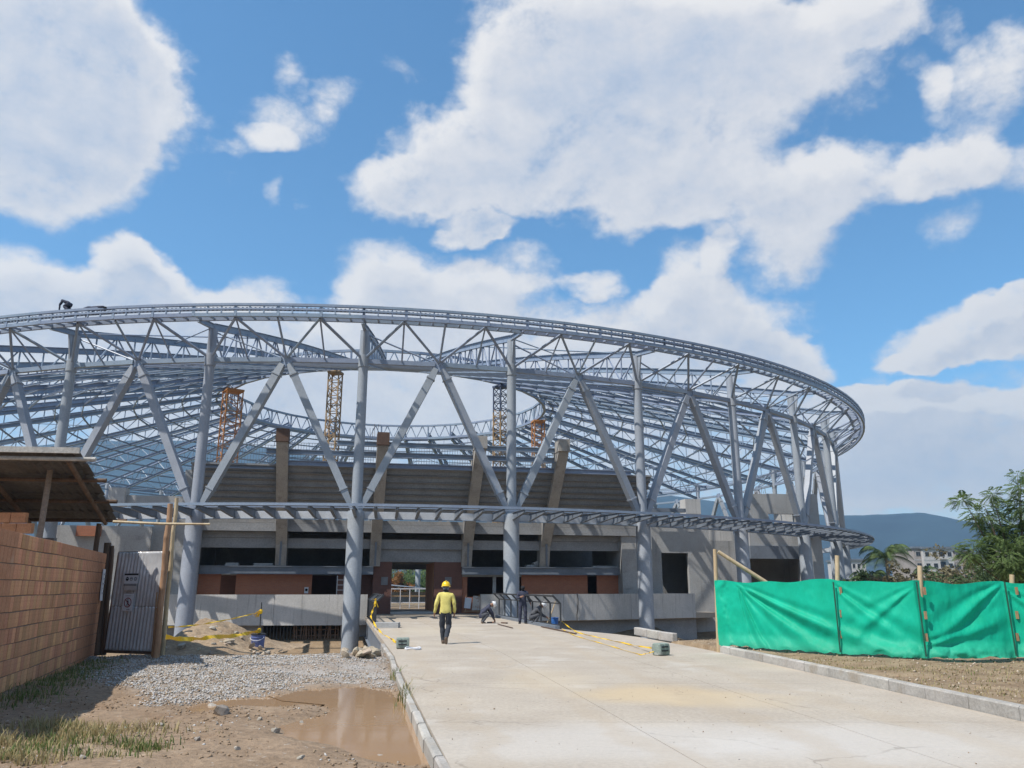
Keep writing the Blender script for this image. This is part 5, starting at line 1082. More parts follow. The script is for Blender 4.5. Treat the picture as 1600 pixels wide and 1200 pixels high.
t_, a_, b_, d_, out_ = railing([(xleft(y0)+.12, y0, 0), (xleft(y1)+.12, y1, 0)], 'dark steel railing with cranked head and infill panel along the left edge of the bridge', 8, -1)
n_ = 70; mb = MB()
for i in range(n_): p = a_.lerp(b_, i/n_); mb.bar(p+Vector((0,0,.15)), p+Vector((0,0,.96)), .03, .03)
tag(mb.build('infill_bars', RAILM, t_), kind='stuff')
for i in range(10): p = a_.lerp(b_, i/9); MB().bar(p+Vector((0,0,.985)), p+Vector((0,0,1.265))+out_*.3, .035, .035).build('head_bar', STEEL_D, t_)
MB().box(-.5, .5, -.5, .12, -.05, .2).build('kerb_block', CONC, None, loc=(xleft(33.9)+.55, 34.2, .0)); tag(bpy.data.objects['kerb_block.003'], 'grey concrete upstand at the near end of the left railing', 'kerb block')

# ------------------------------------------------------------------ buckets, weights, tapes
BLUE = mat('blue_plastic', (.04,.15,.42), (.03,.12,.36), 3, .45, .02, spec=.4, fine=.06); BLUE2 = mat('faded_blue_plastic', (.13,.17,.36), (.09,.12,.28), 4, .5, .05, fine=.2)
GREENC = mat('cement_green', (.26,.31,.27), (.19,.225,.2), 6, .8, .2, 30, fine=.3, patches=[((.4,.39,.36), 5, .55, .7, (1,1,1), .6)])
p = onz(867, 979, 0); t = empty('blue_bucket', p); tag(t, 'bright blue plastic bucket beside the crouching worker on the bridge', 'bucket')
MB().lathe([(.13, 0), (.14, .02), (.155, .33), (.17, .34), (.17, .37), (.155, .375), (.145, .36), (.125, .05)], 20).build('pail', BLUE, t, True); MB().path([(.165*math.cos(a), .05, .36-.12*math.sin(a)) for a in np.linspace(0, PI, 12)], .006, 5).build('handle', PAPER, t)
p = onz(402, 1014, -.13); t = empty('paint_bucket', p); tag(t, 'faded blue drum with dark lid and a stick in it, standing on the gravel edge', 'bucket')
MB().lathe([(.17, 0), (.18, .02), (.19, .30), (.2, .31), (.2, .33), (.19, .335), (.19, .37), (.2, .375), (.2, .395)], 22).build('drum', BLUE2, t, True); MB().lathe([(.21, .396), (.21, .43), (.19, .44)], 22).build('lid', DARK, t, True); MB().path([(.2*math.cos(a), -.12*math.sin(a)-.1, .34-.1*math.sin(a)) for a in np.linspace(0, PI, 10)], .008, 5).build('handle', PAPER, t)
MB().lathe([(.006, .44), (.016, .45), (.015, 1.3), (.008, 1.31)], 8, (.02, .02, 0)).build('stick', DARK, t)
def weight(px, py, rz, lab, hose):
    p = onz(px, py, 0); t = empty('cement_weight', p, rz); tag(t, lab, 'weight', 'cement filled cans holding the tape')
    mb = MB(); n = 10; vs = []
    prof = [(-.17, .88), (-.15, 1), (-.05, 1), (-.045, .95), (.0, .95), (.005, 1), (.1, 1), (.155, 1), (.17, .9)]; m_ = 16; w, h_ = .15, .145
    for x, k in prof:
        for i in range(m_):
            a = 2*PI*i/m_; ca, sa = math.cos(a), math.sin(a); q = (abs(ca)**5+abs(sa)**5)**-.2; vs.append((x, w*k*ca*q, h_+h_*k*sa*q))
    fs = [tuple(range(m_-1, -1, -1)), tuple((len(prof)-1)*m_+i for i in range(m_))]
    for j in range(len(prof)-1):
        for i in range(m_): fs.append((j*m_+i, j*m_+(i+1) % m_, (j+1)*m_+(i+1) % m_, (j+1)*m_+i))
    mb.add(vs, fs).build('can', GREENC, t, True)
    for z in (.1, .19): MB().box(-.12, .1, -.158, -.15, z, z+.035).build('handle_slot', DARK, t)
    return p
w1 = weight(629, 1013.5, R(10), 'greenish cement-filled can with a pale cable loop, at the left edge of the road', True); w2 = weight(1033, 1024, R(35), 'greenish cement-filled can on the right half of the road', False)
q = onz(645, 1013, .03); o = MB().path([q+Vector((.2*math.cos(a), .26*math.sin(a)+.02, .015*math.sin(3*a))) for a in np.linspace(.2, 2*PI+.1, 26)], .022, 7).build('cable_loop', PAPER, None, True); tag(o, 'pale cable loop lying beside the left cement can', 'cable')
def tape(pts, w, lab, sag=0.0, tw=0.0, n=30, cat='caution tape'):
    pts = [Vector(p) for p in pts]; out = []
    for a, b_ in zip(pts, pts[1:]):
        for k in range(n): t = k/n; out.append(a.lerp(b_, t)-Vector((0, 0, sag*4*t*(1-t))))
    out.append(pts[-1]); vs = []; fs = []
    for i, p in enumerate(out):
        d = (out[min(i+1, len(out)-1)]-out[max(i-1, 0)]).normalized(); up = Vector((0, 0, 1)); s_ = d.cross(up); 
        if s_.length < .05: s_ = Vector((1, 0, 0))
        s_.normalize(); u2 = s_.cross(d); a = tw*math.sin(i*.37)+.3*math.sin(i*.11); v = u2*math.cos(a)+s_*math.sin(a); vs += [p+v*w/2, p-v*w/2]
    for i in range(len(out)-1): fs.append((2*i, 2*i+1, 2*i+3, 2*i+2))
    o = MB().add(vs, fs).build('caution_tape', YELLOWT); md = o.modifiers.new('solid', 'SOLIDIFY'); md.thickness = .004; tag(o, lab, cat, 'yellow caution tapes'); return o
bq = onz(402, 1014, -.13); knot1 = bq+Vector((.02, .02, 1.05)); knot2 = bq+Vector((.02, .02, .52))
pa = aty(259, 995, 17.6); pb = aty(263, 980, 17.6)
tape([pa, aty(330, 995, 19.3), knot2], .10, 'thick yellow tape sagging from the bamboo pole to the foot of the stick', .05, .9); tape([pb, aty(335, 972, 19.6), knot1], .035, 'thin yellow tape running from the bamboo pole up to the top of the stick', .02, 1.2)
for kk, zz in ((knot1, .12), (knot2, .16)):
    mb = MB(); 
    for i in range(7): a = i*.9; mb.bar(kk+Vector((-.03, 0, .04)), kk+Vector((-.14+.08*math.cos(a), .06*math.sin(a), -zz-.05*math.sin(i))), .05, .006)
    mb.lathe([(.035, -.07), (.05, 0), (.035, .06)], 8, kk); o = mb.build('tape_knot', YELLOWT); tag(o, 'bunched yellow tape tied %s the stick in the faded drum' % ('near the top of' if zz < .15 else 'low on'), 'tape knot')
bp = onz(868, 980, .0)
tape([bp+Vector((.25, -.1, .25)), bp.lerp(w2, .3)+Vector((0, 0, .03)), bp.lerp(w2, .7)+Vector((.2, 0, .02)), w2+Vector((-.1, 0, .16))], .04, 'yellow tape lying along the road from the blue bucket to the right cement can', .02, 1.2)
tape([bp+Vector((.1, -.5, .02)), bp.lerp(w2, .45)+Vector((-.5, 0, .02)), w2+Vector((-.5, -.1, .02)), w2+Vector((-.12, -.02, .1))], .025, 'second thin yellow tape line nearer the camera, ending at the right cement can', .0, 1.5)
rk = Vector((xleft(35)+.1, 35.0, 1.0))
tape([rk+Vector((.02, -.06, .1)), rk+Vector((-.1, -.5, -.55)), Vector((xleft(31)+.1, 31, .05)), Vector((xleft(26)+.3, 26, .03)), w1+Vector((-.1, .2, .18))], .07, 'yellow tape hanging from the left railing down to the left cement can', .05, 1.0)
mb = MB()
for i in range(8): mb.bar(rk+Vector((0, -.05, .1)), rk+Vector((random.uniform(-.15,.15), -.08, random.uniform(-.25,.2))), .07, .01)
o = mb.build('tape_knot', YELLOWT); tag(o, 'bunched yellow tape tied to the end post of the left railing', 'tape knot')
# rods, offcuts and tools on the bridge
p = onz(770, 973, .02)
for (a, b_, r, lab, nm) in (((778, 975), (801, 981), .022, 'rusty steel flat lying right of the left crouching worker', 'steel_rod'), ((846, 979), (900, 990), .03, 'long brown steel flat lying in front of the right crouching worker', 'steel_rod'), ((784, 973), (792, 973.5), .05, 'short dark steel offcut on the deck beside the standing worker', 'steel_offcut')):
    a, b_ = onz(*a, .03), onz(*b_, .03); o = MB().bar(Vector(), b_-a, r*2.2, r).build(nm, mat('rusty_steel', (.14,.085,.06), (.09,.055,.04), 5, .8), loc=a); tag(o, lab, 'steel rod')
p = onz(766, 975, 0); t = empty('angle_grinder', p, .5); tag(t, 'small dark angle grinder on the deck under the hands of the left crouching worker', 'grinder')
MB().tube((-.16, 0, .07), (.1, 0, .07), .032, .036, 10).build('motor_body', DARK, t, True); MB().lathe([(.06, .0), (.06, .006)], 14, (.14, 0, .05)).build('disc', STEEL_D, t); MB().bar((.1, 0, .08), (.1, -.14, .09), .03, .03).build('side_handle', mat('tool_orange', (.45,.16,.03)), t); MB().box(.09, .19, -.05, .05, .056, .095).build('gear_head', STEEL_D, t)
p = onz(855, 977, 0); tp = aty(868, 940, p.y+.1); o = MB().path([Vector((-.05, -.02, 0)), (tp-p)*.5, tp-p], .028, 8).build('wooden_strut', BAMBOO_L, loc=p); tag(o, 'pale timber strut slanting up beside the right crouching worker', 'strut')
# white tool trestle beside the gateway
p = onz(737, 957, 0); p = Vector((p.x*.955, p.y*.955, 0)); t = empty('board_stand', p, GA); tag(t, 'low stand with white and red boards leaning against the wall right of the gateway', 'board stand')
for x in (-.42, .38): MB().bar((x, 0, 0), (x+.12, .2, 1.15), .05, .05).build('leg', BAMBOO, t)
MB().bar((-.5, 0, .15), (.5, 0, .15), .05, .05).build('crossbar', BAMBOO, t); MB().hexa([(-.5,-.03,.35),(-.1,-.03,.3),(-.1,.0,.3),(-.5,.0,.35),(-.4,.15,1.0),(.02,.15,.95),(.02,.18,.95),(-.4,.18,1.0)]).build('white_board', PAPER, t); MB().hexa([(.0,-.03,.2),(.5,-.03,.22),(.5,.0,.22),(.0,.0,.2),(.12,.17,1.1),(.55,.17,1.05),(.55,.2,1.05),(.12,.2,1.1)]).build('patched_board', mat('patched_board', (.5,.42,.36), (.3,.13,.08), 4, .8, c3=(.52,.5,.46)), t)
p = aty(531, 930, 49.5); t = empty('aluminium_ladder', (p.x, p.y, 0), GA); tag(t, 'short aluminium ladder standing in the dark doorway left of the gateway', 'ladder')
for x in (-.2, .2): MB().bar((x, 0, 0), (x, .1, 2.3), .05, .07).build('stile', TIN, t)
for i in range(7): MB().bar((-.2, .1*i/7, .25+.3*i), (.2, .1*i/7, .25+.3*i), .04, .04).build('rung', TIN, t)

# ------------------------------------------------------------------ rubble, stones, gravel
def rock_mesh(seed, mt_, jag=.35):
    r = np.random.default_rng(seed); bm = bmesh.new(); bmesh.ops.create_icosphere(bm, subdivisions=2, radius=1)
    pl = r.normal(size=(9, 3)); pl /= np.linalg.norm(pl, axis=1)[:, None]; dd = r.uniform(.32, .75, 9)
    for v in bm.verts:
        for n, d in zip(pl, dd):
            k = v.co.x*n[0]+v.co.y*n[1]+v.co.z*n[2]
            if k > d: v.co -= Vector(n)*(k-d)*.98
        v.co *= 1+r.uniform(-.04, .04)
    me = bpy.data.meshes.new('rock'); bm.to_mesh(me); bm.free(); me.materials.append(mt_); return me
ROCKS = [rock_mesh(i, STONE) for i in range(6)]; CHUNKS = [rock_mesh(20+i, CHUNK) for i in range(7)]
def put(me, nm, x, y, s, lab, cat, group=None, sink=.25, flat=.7, z=None):
    sz = s*flat; g = float(ground_z(np.array([x]), np.array([y]))[0]) if z is None else z
    o = link(nm, me, None, (x, y, g+sz*(1-sink*2)*.6)); o.scale = (s, s*random.uniform(.7, 1), sz); o.rotation_euler = (random.uniform(-.3,.3), random.uniform(-.3,.3), random.uniform(0, 6.3)); tag(o, lab, cat, group); return o
for i, (px, py, s, lab) in enumerate(((343, 1118, .15, 'pale angular stone casting a dark shadow, largest in the mud'), (332, 1100, .10, 'pale stone standing in the small puddle'), (249, 1136, .06, 'small pale stone on the mud left of the largest stone'), (430, 1146, .08, 'brown stone at the left tip of the large puddle'), (594, 1178, .06, 'white pebble at the near shore of the large puddle'), (371, 1178, .05, 'small white stone in the mud near the bottom of the picture'), (308, 1166, .055, 'flat pale stone in the mud beside the grass'), (128, 1195, .05, 'white stone in front of the grass tuft'), (585, 1119, .08, 'flat pale stone breaking the surface of the large puddle'), (640, 1108, .07, 'pale stone against the road edging by the puddle'), (470, 1195, .05, 'pebble on the mud at the very bottom, below the puddle'), (470, 1128, .05, 'pebble in the mud at the left shore of the puddle'), (405, 1130, .045, 'pebble in the mud right of the largest stone'))):
    q = onz(px, py, -.15); put(ROCKS[i % 6], 'stone', q.x, q.y, s, lab, 'stone')
for i in range(42):                                            # heap of broken concrete by the road edge
    q = onz(random.gauss(574, 17), random.uniform(1016, 1031), -.12)
    if q.x > xleft(q.y)-.3: q.x = xleft(q.y)-.3-random.random()*.35
    hz0 = .34*math.exp(-((q.x+4.05)/.75)**2-((q.y-19.9)/1.1)**2)
    put(CHUNKS[i % 7], 'broken_concrete', q.x, q.y, random.uniform(.09, .21), 'jagged tan chunk in the heap of broken concrete beside the road edge', 'concrete chunk', 'broken concrete heaped beside the road edge', .1, .75, -.16+hz0*random.uniform(.3, 1))
for i in range(16):
    q = onz(random.uniform(430, 560), random.uniform(1008, 1016), -.12); put(CHUNKS[i % 7], 'broken_concrete', q.x, q.y, random.uniform(.07, .18), 'tan chunk scattered along the lip of the moat between drum and column', 'concrete chunk', 'broken concrete along the lip of the moat', .2, .65)
# earth mound left of the drum
def mound(pts_, nm, lab, hgt, y0):
    (xa, ya), (xb, yb) = pts_; nx, ny = 90, 50; xs = np.linspace(xa, xb, nx); ys = np.linspace(ya, yb, ny); X, Y = np.meshgrid(xs, ys)
    u = (X-xa)/(xb-xa); v = (Y-ya)/(yb-ya); H = hgt*np.sin(PI*np.clip(v, 0, 1))**.8*smooth(0, .25, u)*smooth(1, .35, u)*(1-.25*u)
    H = H*(1+.9*fbm(X*1.1, Y*1.1))+.13*fbm(X*3, Y*3, 4)*smooth(0, .15, v)*smooth(1, .85, v); Z = np.minimum(ground_z(X.ravel(), Y.ravel()).reshape(X.shape), 0)*0-.2+H
    i = (np.arange(ny-1)[:, None]*nx+np.arange(nx-1)[None]).ravel(); o = link(nm, np_mesh(nm, np.stack([X, Y, Z], -1).reshape(-1, 3), np.stack([i, i+1, i+1+nx, i+nx], 1), DIRT, smooth=True)); tag(o, lab, 'earth mound')
    return lambda x, y: -.2+float(np.interp(0, [0], [0]))
q0, q1 = aty(235, 1000, 23.0), aty(412, 1000, 22.0)
mound(((q0.x, 21.6), (q1.x, 27.5)), 'earth_mound', 'brown mound of dug earth and stones behind the yellow tape', .78, 0)
for i in range(34):
    u = random.random(); q = Vector((q0.x+(q1.x-q0.x)*(.15+.8*u), 21.9+random.random()*2.2, 0)); z = -.2+.78*max(0, math.sin(PI*min(1, (q.y-21.6)/5.9)))**.8*float(smooth(0, .25, .15+.8*u)*smooth(1, .35, .15+.8*u))*.85
    put((ROCKS+CHUNKS)[i % 13], 'earth_clod', q.x, q.y, random.uniform(.06, .17), 'brown clod or stone on the flank of the earth mound', 'clod', 'clods on the earth mound', .2, .7, z)
# crushed stone: real little stones, thick in the gravel patch, sparse elsewhere
def scatter(nm, n, poly_fn, smin, smax, mats_, seed, colr=None):
    r = np.random.default_rng(seed); P = poly_fn(r, n); n = len(P); z = ground_z(P[:, 0], P[:, 1])
    base = np.array([[1,0,0],[-1,0,0],[0,1,0],[0,-1,0],[0,0,1],[0,0,-1]], float); fc = np.array([[0,2,4],[2,1,4],[1,3,4],[3,0,4],[2,0,5],[1,2,5],[3,1,5],[0,3,5]])
    s = r.uniform(smin, smax, n)*r.uniform(.6, 1.3, n); ang = r.uniform(0, 6.28, n); st_ = r.uniform(.6, 1.3, (n, 3)); st_[:, 2] *= .65
    V = base[None]*st_[:, None]*s[:, None, None]+r.normal(0, .18, (n, 6, 3))*s[:, None, None]; c_, s_ = np.cos(ang)[:, None], np.sin(ang)[:, None]
    X = V[..., 0]*c_-V[..., 1]*s_; Y = V[..., 0]*s_+V[..., 1]*c_; Z = V[..., 2]+X*.3*r.normal(size=(n, 1)); V = np.stack([X+P[:, :1], Y+P[:, 1:2], Z+z[:, None]+s[:, None]*.25], -1).reshape(-1, 3)
    Fc = (fc[None]+6*np.arange(n)[:, None, None]).reshape(-1, 3); o = link(nm, np_mesh(nm, V, Fc, mats_, np.repeat(r.integers(0, len(mats_), n), 8))); tag(o, kind='stuff'); return o
G1 = mat('gravel_blue', (.46,.455,.45), (.36,.36,.36), 9, .9, .1); G2 = mat('gravel_pale', (.52,.50,.47), (.42,.40,.38), 9, .9, .1); G3 = mat('gravel_dark', (.34,.30,.26), (.26,.22,.18), 9, .9, .1)
gx = [p.x for p in GRAV]; gy = [p.y for p in GRAV]
def in_gravel(r, n):
    X = r.uniform(min(gx)-.5, max(gx)+.3, n*2); Y = r.uniform(min(gy)-.4, max(gy)+.5, n*2); d = poly_sd(GRAV, X, Y)+1.1*fbm(X*.9, Y*.9, 4); cov = (fbm(X*.55+7, Y*.9, 4) < .09)
    k = (d < .1*r.normal(size=n*2)) & (r.random(n*2) < np.where(cov, 1, .22)*np.where(X > -4.6, .55, 1)) & (X < XL(np.clip(Y, 2, 51))-.16) & (ground_z(X, Y) > -.19); return np.stack([X[k], Y[k]], 1)[:n]
scatter('gravel', 46000, in_gravel, .012, .027, [G1, G2, G3, STONE, DIRT, G2], 3)
def in_mud(r, n):
    X = r.uniform(-9, 1.5, n); Y = r.uniform(6.2, 22, n); k = (X < XL(Y)-.17) & (fbm(X*.7+2, Y*.7) > -.07) & (ground_z(X, Y) > -.172); return np.stack([X[k], Y[k]], 1)
scatter('pebbles', 5200, in_mud, .006, .024, [G2, STONE, DIRT, DIRT, MUD], 5)
def in_mud2(r, n):
    X = r.uniform(-9, 1.5, n); Y = r.uniform(6.2, 16, n); k = (X < XL(Y)-.17) & (fbm(X*1.3+8, Y*1.3, 4) > .0) & (ground_z(X, Y) > -.172); return np.stack([X[k], Y[k]], 1)
CLOD = mat('mud_clod', (.33,.235,.155), (.24,.165,.105), 6, .95, .3)
scatter('mud_clods', 9000, in_mud2, .006, .026, [CLOD, CLOD, CLOD, MUD], 15)
def in_right(r, n):
    X = r.uniform(2, 15, n); Y = r.uniform(8, 27, n); k = (X > XR(Y)+.2) & (fbm(X*.8, Y*.8) > -.1); return np.stack([X[k], Y[k]], 1)
scatter('dirt_crumbs', 7000, in_right, .008, .035, [DIRT, DIRT, CLOD, CHUNK], 6)
def on_road(r, n):
    X = r.uniform(-6, 7, n); Y = r.uniform(5.5, 30, n); k = (X > XL(Y)+.05) & (X < XR(Y)-.05) & (fbm(X*.5, Y*1.3) > .02); return np.stack([X[k], Y[k]], 1)
o = scatter('grit', 2600, on_road, .003, .010, [DIRT, G2, G3], 8); o.location.z = .243
# weeds and grass
GR1 = leafmat('grass_green', (.075,.125,.03), (.16,.20,.06), .35); GR2 = leafmat('grass_straw', (.28,.22,.10), (.40,.33,.17), .3)
def grass(nm, spots, n, h0, h1, frac, seed, wd=.006):
    r = np.random.default_rng(seed); V = []; Fc = []; mi = []
    k = r.integers(0, len(spots), n); sp = np.array(spots)[k]; x = sp[:, 0]+r.normal(0, 1, n)*sp[:, 2]; y = sp[:, 1]+r.normal(0, 1, n)*sp[:, 3]; z = ground_z(x, y)-.01
    hh = r.uniform(h0, h1, n)*r.uniform(.5, 1, n); a = r.uniform(0, 6.28, n); l = hh*r.uniform(.15, .75, n); dx, dy = np.cos(a), np.sin(a); w = wd*r.uniform(.6, 1.5, n)
    px_, py_ = -dy*w, dx*w; P = lambda t, u, ww: np.stack([x+dx*l*t+px_*ww, y+dy*l*t+py_*ww, z+hh*u], -1)
    V = np.stack([P(0,0,1), P(0,0,-1), P(.3,.55,.8), P(.3,.55,-.8), P(1,.9,.1), P(1,.9,-.1)], 1).reshape(-1, 3); b_ = 6*np.arange(n)[:, None, None]; Fc = (np.array([[0,1,3,2],[2,3,5,4]])[None]+b_).reshape(-1, 4)
    o = link(nm, np_mesh(nm, V, Fc, [GR1, GR2], np.repeat((r.random(n) < frac).astype(int), 2))); tag(o, kind='stuff'); return o
def spot(px, py, sx_, sy_): q = onz(px, py, -.15); return (q.x, q.y, sx_, sy_)
grass('grass', [spot(80,1160,.18,.16), spot(120,1175,.25,.1), spot(190,1172,.25,.12), spot(60,1185,.22,.12), spot(100,1145,.12,.1), spot(230,1180,.15,.08), spot(10,1195,.1,.1), spot(150,1190,.3,.06)], 1300, .04, .17, .35, 21)
grass('grass', [spot(135,1160,.28,.12), spot(90,1148,.2,.12), spot(20,1175,.25,.15), spot(30,1200,.3,.1), spot(200,1150,.4,.2), spot(60,1140,.3,.15)], 1900, .05, .22, .95, 22)
grass('grass', [(WA.x+WD.x*s+WN.x*.45, WA.y+WD.y*s+WN.y*.45, .3, .45) for s in np.linspace(-1, 6.5, 9)], 2600, .04, .18, .22, 23)
grass('grass', [spot(635,1085,.03,.5), spot(641,1100,.04,.25), spot(622,1060,.05,.4), spot(638,1092,.03,.15)], 420, .10, .42, .3, 24, .008)
def sp2(px, py, sx_, sy_): q = onz(px, py, .1); return (q.x, q.y, sx_, sy_)
grass('dry_grass', [sp2(1280,1036,.5,.25), sp2(1350,1045,.6,.3), sp2(1420,1048,.6,.4), sp2(1500,1060,.6,.5), sp2(1560,1050,.5,.5), sp2(1450,1075,.4,.4), sp2(1590,1085,.4,.5), sp2(1240,1030,.3,.2)], 3000, .02, .09, .9, 25)

# ------------------------------------------------------------------ trees
BARK = mat('bark', (.19,.15,.115), (.11,.085,.065), 4, .9, .4, 18, stretch=(1,1,.3))
LF = [leafmat('leaf_green', (.095,.155,.055), (.19,.255,.095), .45), leafmat('leaf_dark', (.05,.085,.035), (.105,.15,.06), .35), leafmat('leaf_dry', (.13,.115,.06), (.22,.19,.11), .25), leafmat('leaf_orange', (.22,.10,.03), (.33,.16,.05), .3)]
def leaves(r, cen, rad, n, ls):
    d = r.normal(size=(n, 3)); d /= np.linalg.norm(d, axis=1)[:, None]; p = cen+d*np.array(rad)*(r.random((n, 1))**.42)
    a = r.uniform(0, 6.28, n); t = r.normal(size=(n, 3)); t /= np.linalg.norm(t, axis=1)[:, None]; u = np.cross(t, r.normal(size=(n, 3))); u /= np.linalg.norm(u, axis=1)[:, None]; s = ls*r.uniform(.6, 1.3, (n, 1))
    return np.stack([p-t*s, p+u*s*.38, p+t*s, p-u*s*.38], 1)
def tree(nm, lab, base, h_, blobs, mi, n, ls, seed, trunk=.2, group=None, forks=None):
    r = np.random.default_rng(seed); t = empty(nm, base); tag(t, lab, 'tree' if 'tree' in nm else nm.split('_')[-1], group); Q = []; tot = sum(b_[3] for b_ in blobs)
    for (x, y, z, w, fl) in blobs:
        k = int(n*w/tot); ns = max(5, int(w*(26 if ls < .1 else 7))); sub = r.normal(size=(ns, 3))*np.array([.55, .55, .5])*w*(1.3 if ls < .1 else 1)
        for c_ in sub: Q.append(leaves(r, np.array([x, y, z])+c_*np.array([1, 1, fl]), (.19+w*.1, .19+w*.1, .15+w*.05) if ls < .1 else (w*.46, w*.46, w*.34*fl), k//ns+1, ls))
    Q = np.concatenate(Q).reshape(-1, 3); m_ = len(Q)//4; link('crown', np_mesh('crown', Q, np.arange(len(Q)).reshape(-1, 4), LF[mi] if isinstance(mi, int) else mi), t)
    mb = MB(); top = Vector((blobs[0][0], blobs[0][1], h_*.55)); mb.path([(0,0,-.4), (trunk*.3, 0, h_*.18), top*.5+Vector((0, 0, h_*.06)), top], [trunk, trunk*.8, trunk*.6, trunk*.35], 8)
    for b_ in blobs: mb.path([Vector((0, 0, h_*.25)).lerp(top, .4), Vector((b_[0]*.5, b_[1]*.5, h_*.2+b_[2]*.4)), Vector(b_[:3])], [trunk*.4, trunk*.28, trunk*.1], 6)
    mb.build('trunk', BARK, t, True); return t
# the feathery tree at the right edge
q = aty(1590, 930, 30.0); base = (q.x+.2, 30, 0); k = 30/F
def tb(px, py, r): w = aty(px, py, 30.0); return (w.x-base[0], random.uniform(-1, 1), w.z, r, .8)
FT = [tb(1580,850,.95), tb(1590,795,.75), tb(1562,805,.62), tb(1530,800,.45), tb(1508,782,.30), tb(1575,765,.32), tb(1592,742,.22), tb(1545,832,.5), tb(1520,860,.5), tb(1560,882,.7), tb(1600,880,.9), tb(1630,830,1.2), tb(1500,866,.32), tb(1660,780,1.0), tb(1535,775,.22)]
def feather(nm, lab, base, h_, blobs, n, seed):
    r = np.random.default_rng(seed); t = empty(nm, base); tag(t, lab, 'tree'); V = []; w3 = np.array([b_[3]**1.7 for b_ in blobs]); k = r.choice(len(blobs), n, p=w3/w3.sum()); B_ = np.array([b_[:4] for b_ in blobs])[k]
    d = r.normal(size=(n, 3)); d /= np.linalg.norm(d, axis=1)[:, None]; o_ = B_[:, :3]+d*(r.random((n, 1))**.5)*B_[:, 3:4]*np.array([1.15, 1.15, .8]); 
    keep = fbm(o_[:, 0]*1.5+o_[:, 1], o_[:, 2]*2.2, 3) > -.07; o_ = o_[keep]; d = d[keep]; n = len(o_); st_ = d*np.array([1, 1, .35])+np.array([0, 0, -.12])+r.normal(0, .35, (n, 3)); st_ /= np.linalg.norm(st_, axis=1)[:, None]; L_ = r.uniform(.22, .46, (n, 1)); nl = 11
    up = np.array([0, 0, 1.0]); sd = np.cross(st_, up); sd /= np.linalg.norm(sd, axis=1)[:, None]+1e-6
    for j in range(nl):
        u = (j+.5)/nl; c_ = o_+st_*L_*u-up*(L_*.35*u*u); lw = L_*(.34*math.sin(PI*(.12+.8*u)))
        for sg in (-1, 1):
            tip = c_+sd*sg*lw+st_*lw*.45-up*lw*(.25+.3*r.random((n, 1))); m_ = (c_+tip)/2; wv_ = st_*L_*.045
            V.append(np.stack([c_, m_+wv_, tip, m_-wv_], 1))
    V = np.concatenate(V).reshape(-1, 3); link('crown', np_mesh('crown', V, np.arange(len(V)).reshape(-1, 4), LF[0]), t)
    mb = MB(); mb.path([(0, 0, -.4), (.03, 0, h_*.2), (-.05, .05, h_*.45), (-.02, 0, h_*.8)], [.11, .09, .07, .03], 8)
    for b_ in blobs: mb.path([Vector((-.03, .03, h_*.3)), Vector((b_[0]*.55, b_[1]*.5, h_*.2+b_[2]*.45)), Vector(b_[:3])+Vector((0, 0, b_[3]*.3))], [.045, .03, .008], 6)
    mb.build('trunk', BARK, t, True)
feather('feathery_tree', 'tall loose green tree behind the netting at the right edge', base, 4.2, FT, 4300, 31)
# palms
def palm(px, pyt, Y, hgt, fr, ln, lab, seed):
    q = aty(px, pyt, Y); r = random.Random(seed); t = empty('palm_tree', (q.x, Y, -.1)); tag(t, lab, 'palm tree', 'palms beyond the netting'); hz_ = q.z
    MB().path([(0,0,-.3), (.05, 0, hz_*.4), (.02, 0, hz_*.85), (0, 0, hz_)], [.22, .17, .15, .12], 10).build('trunk', mat('palm_trunk', (.27,.245,.21), (.18,.16,.135), 3, .9), t, True)
    for i in range(fr):
        a = 2*PI*i/fr+r.uniform(-.2, .2); up = r.uniform(.25, 1.5); mb = MB(); pts = []
        for k_ in range(9): s = k_/8; pts.append(Vector((math.cos(a)*ln*s*(1-.15*up*s), math.sin(a)*ln*s*(1-.15*up*s), hz_+ln*(up*s-(.55+.5*up)*s*s))))
        vs = []; fs = []
        for k_ in range(8):
            p0, p1 = pts[k_], pts[k_+1]; d = (p1-p0).normalized(); sd = d.cross(Vector((0, 0, 1))).normalized()
            for j in range(4):
                p = p0.lerp(p1, j/4); lw = ln*.26*math.sin(PI*min(1, (k_+j/4+.8)/9.2))
                for s in (-1, 1):
                    b_ = len(vs); tip = p+sd*(s*lw)+d*lw*.45-Vector((0, 0, lw*.55)); vs += [p, p+d*.05*ln/2, tip]; fs.append((b_, b_+1, b_+2))
        mb.add(vs, fs); mb.path(pts, [.03]*8+[.01], 4); mb.build('frond', LF[0] if i % 3 else LF[1], t)
palm(1384, 869, 75, 0, 19, 2.9, 'tall palm with drooping fronds in front of the brown apartment block', 3); palm(1447, 893, 80, 0, 13, 1.7, 'small palm right of the tall one', 5); palm(1357, 905, 70, 0, 12, 2.0, 'low palm left of the tall one, half behind the netting', 8)
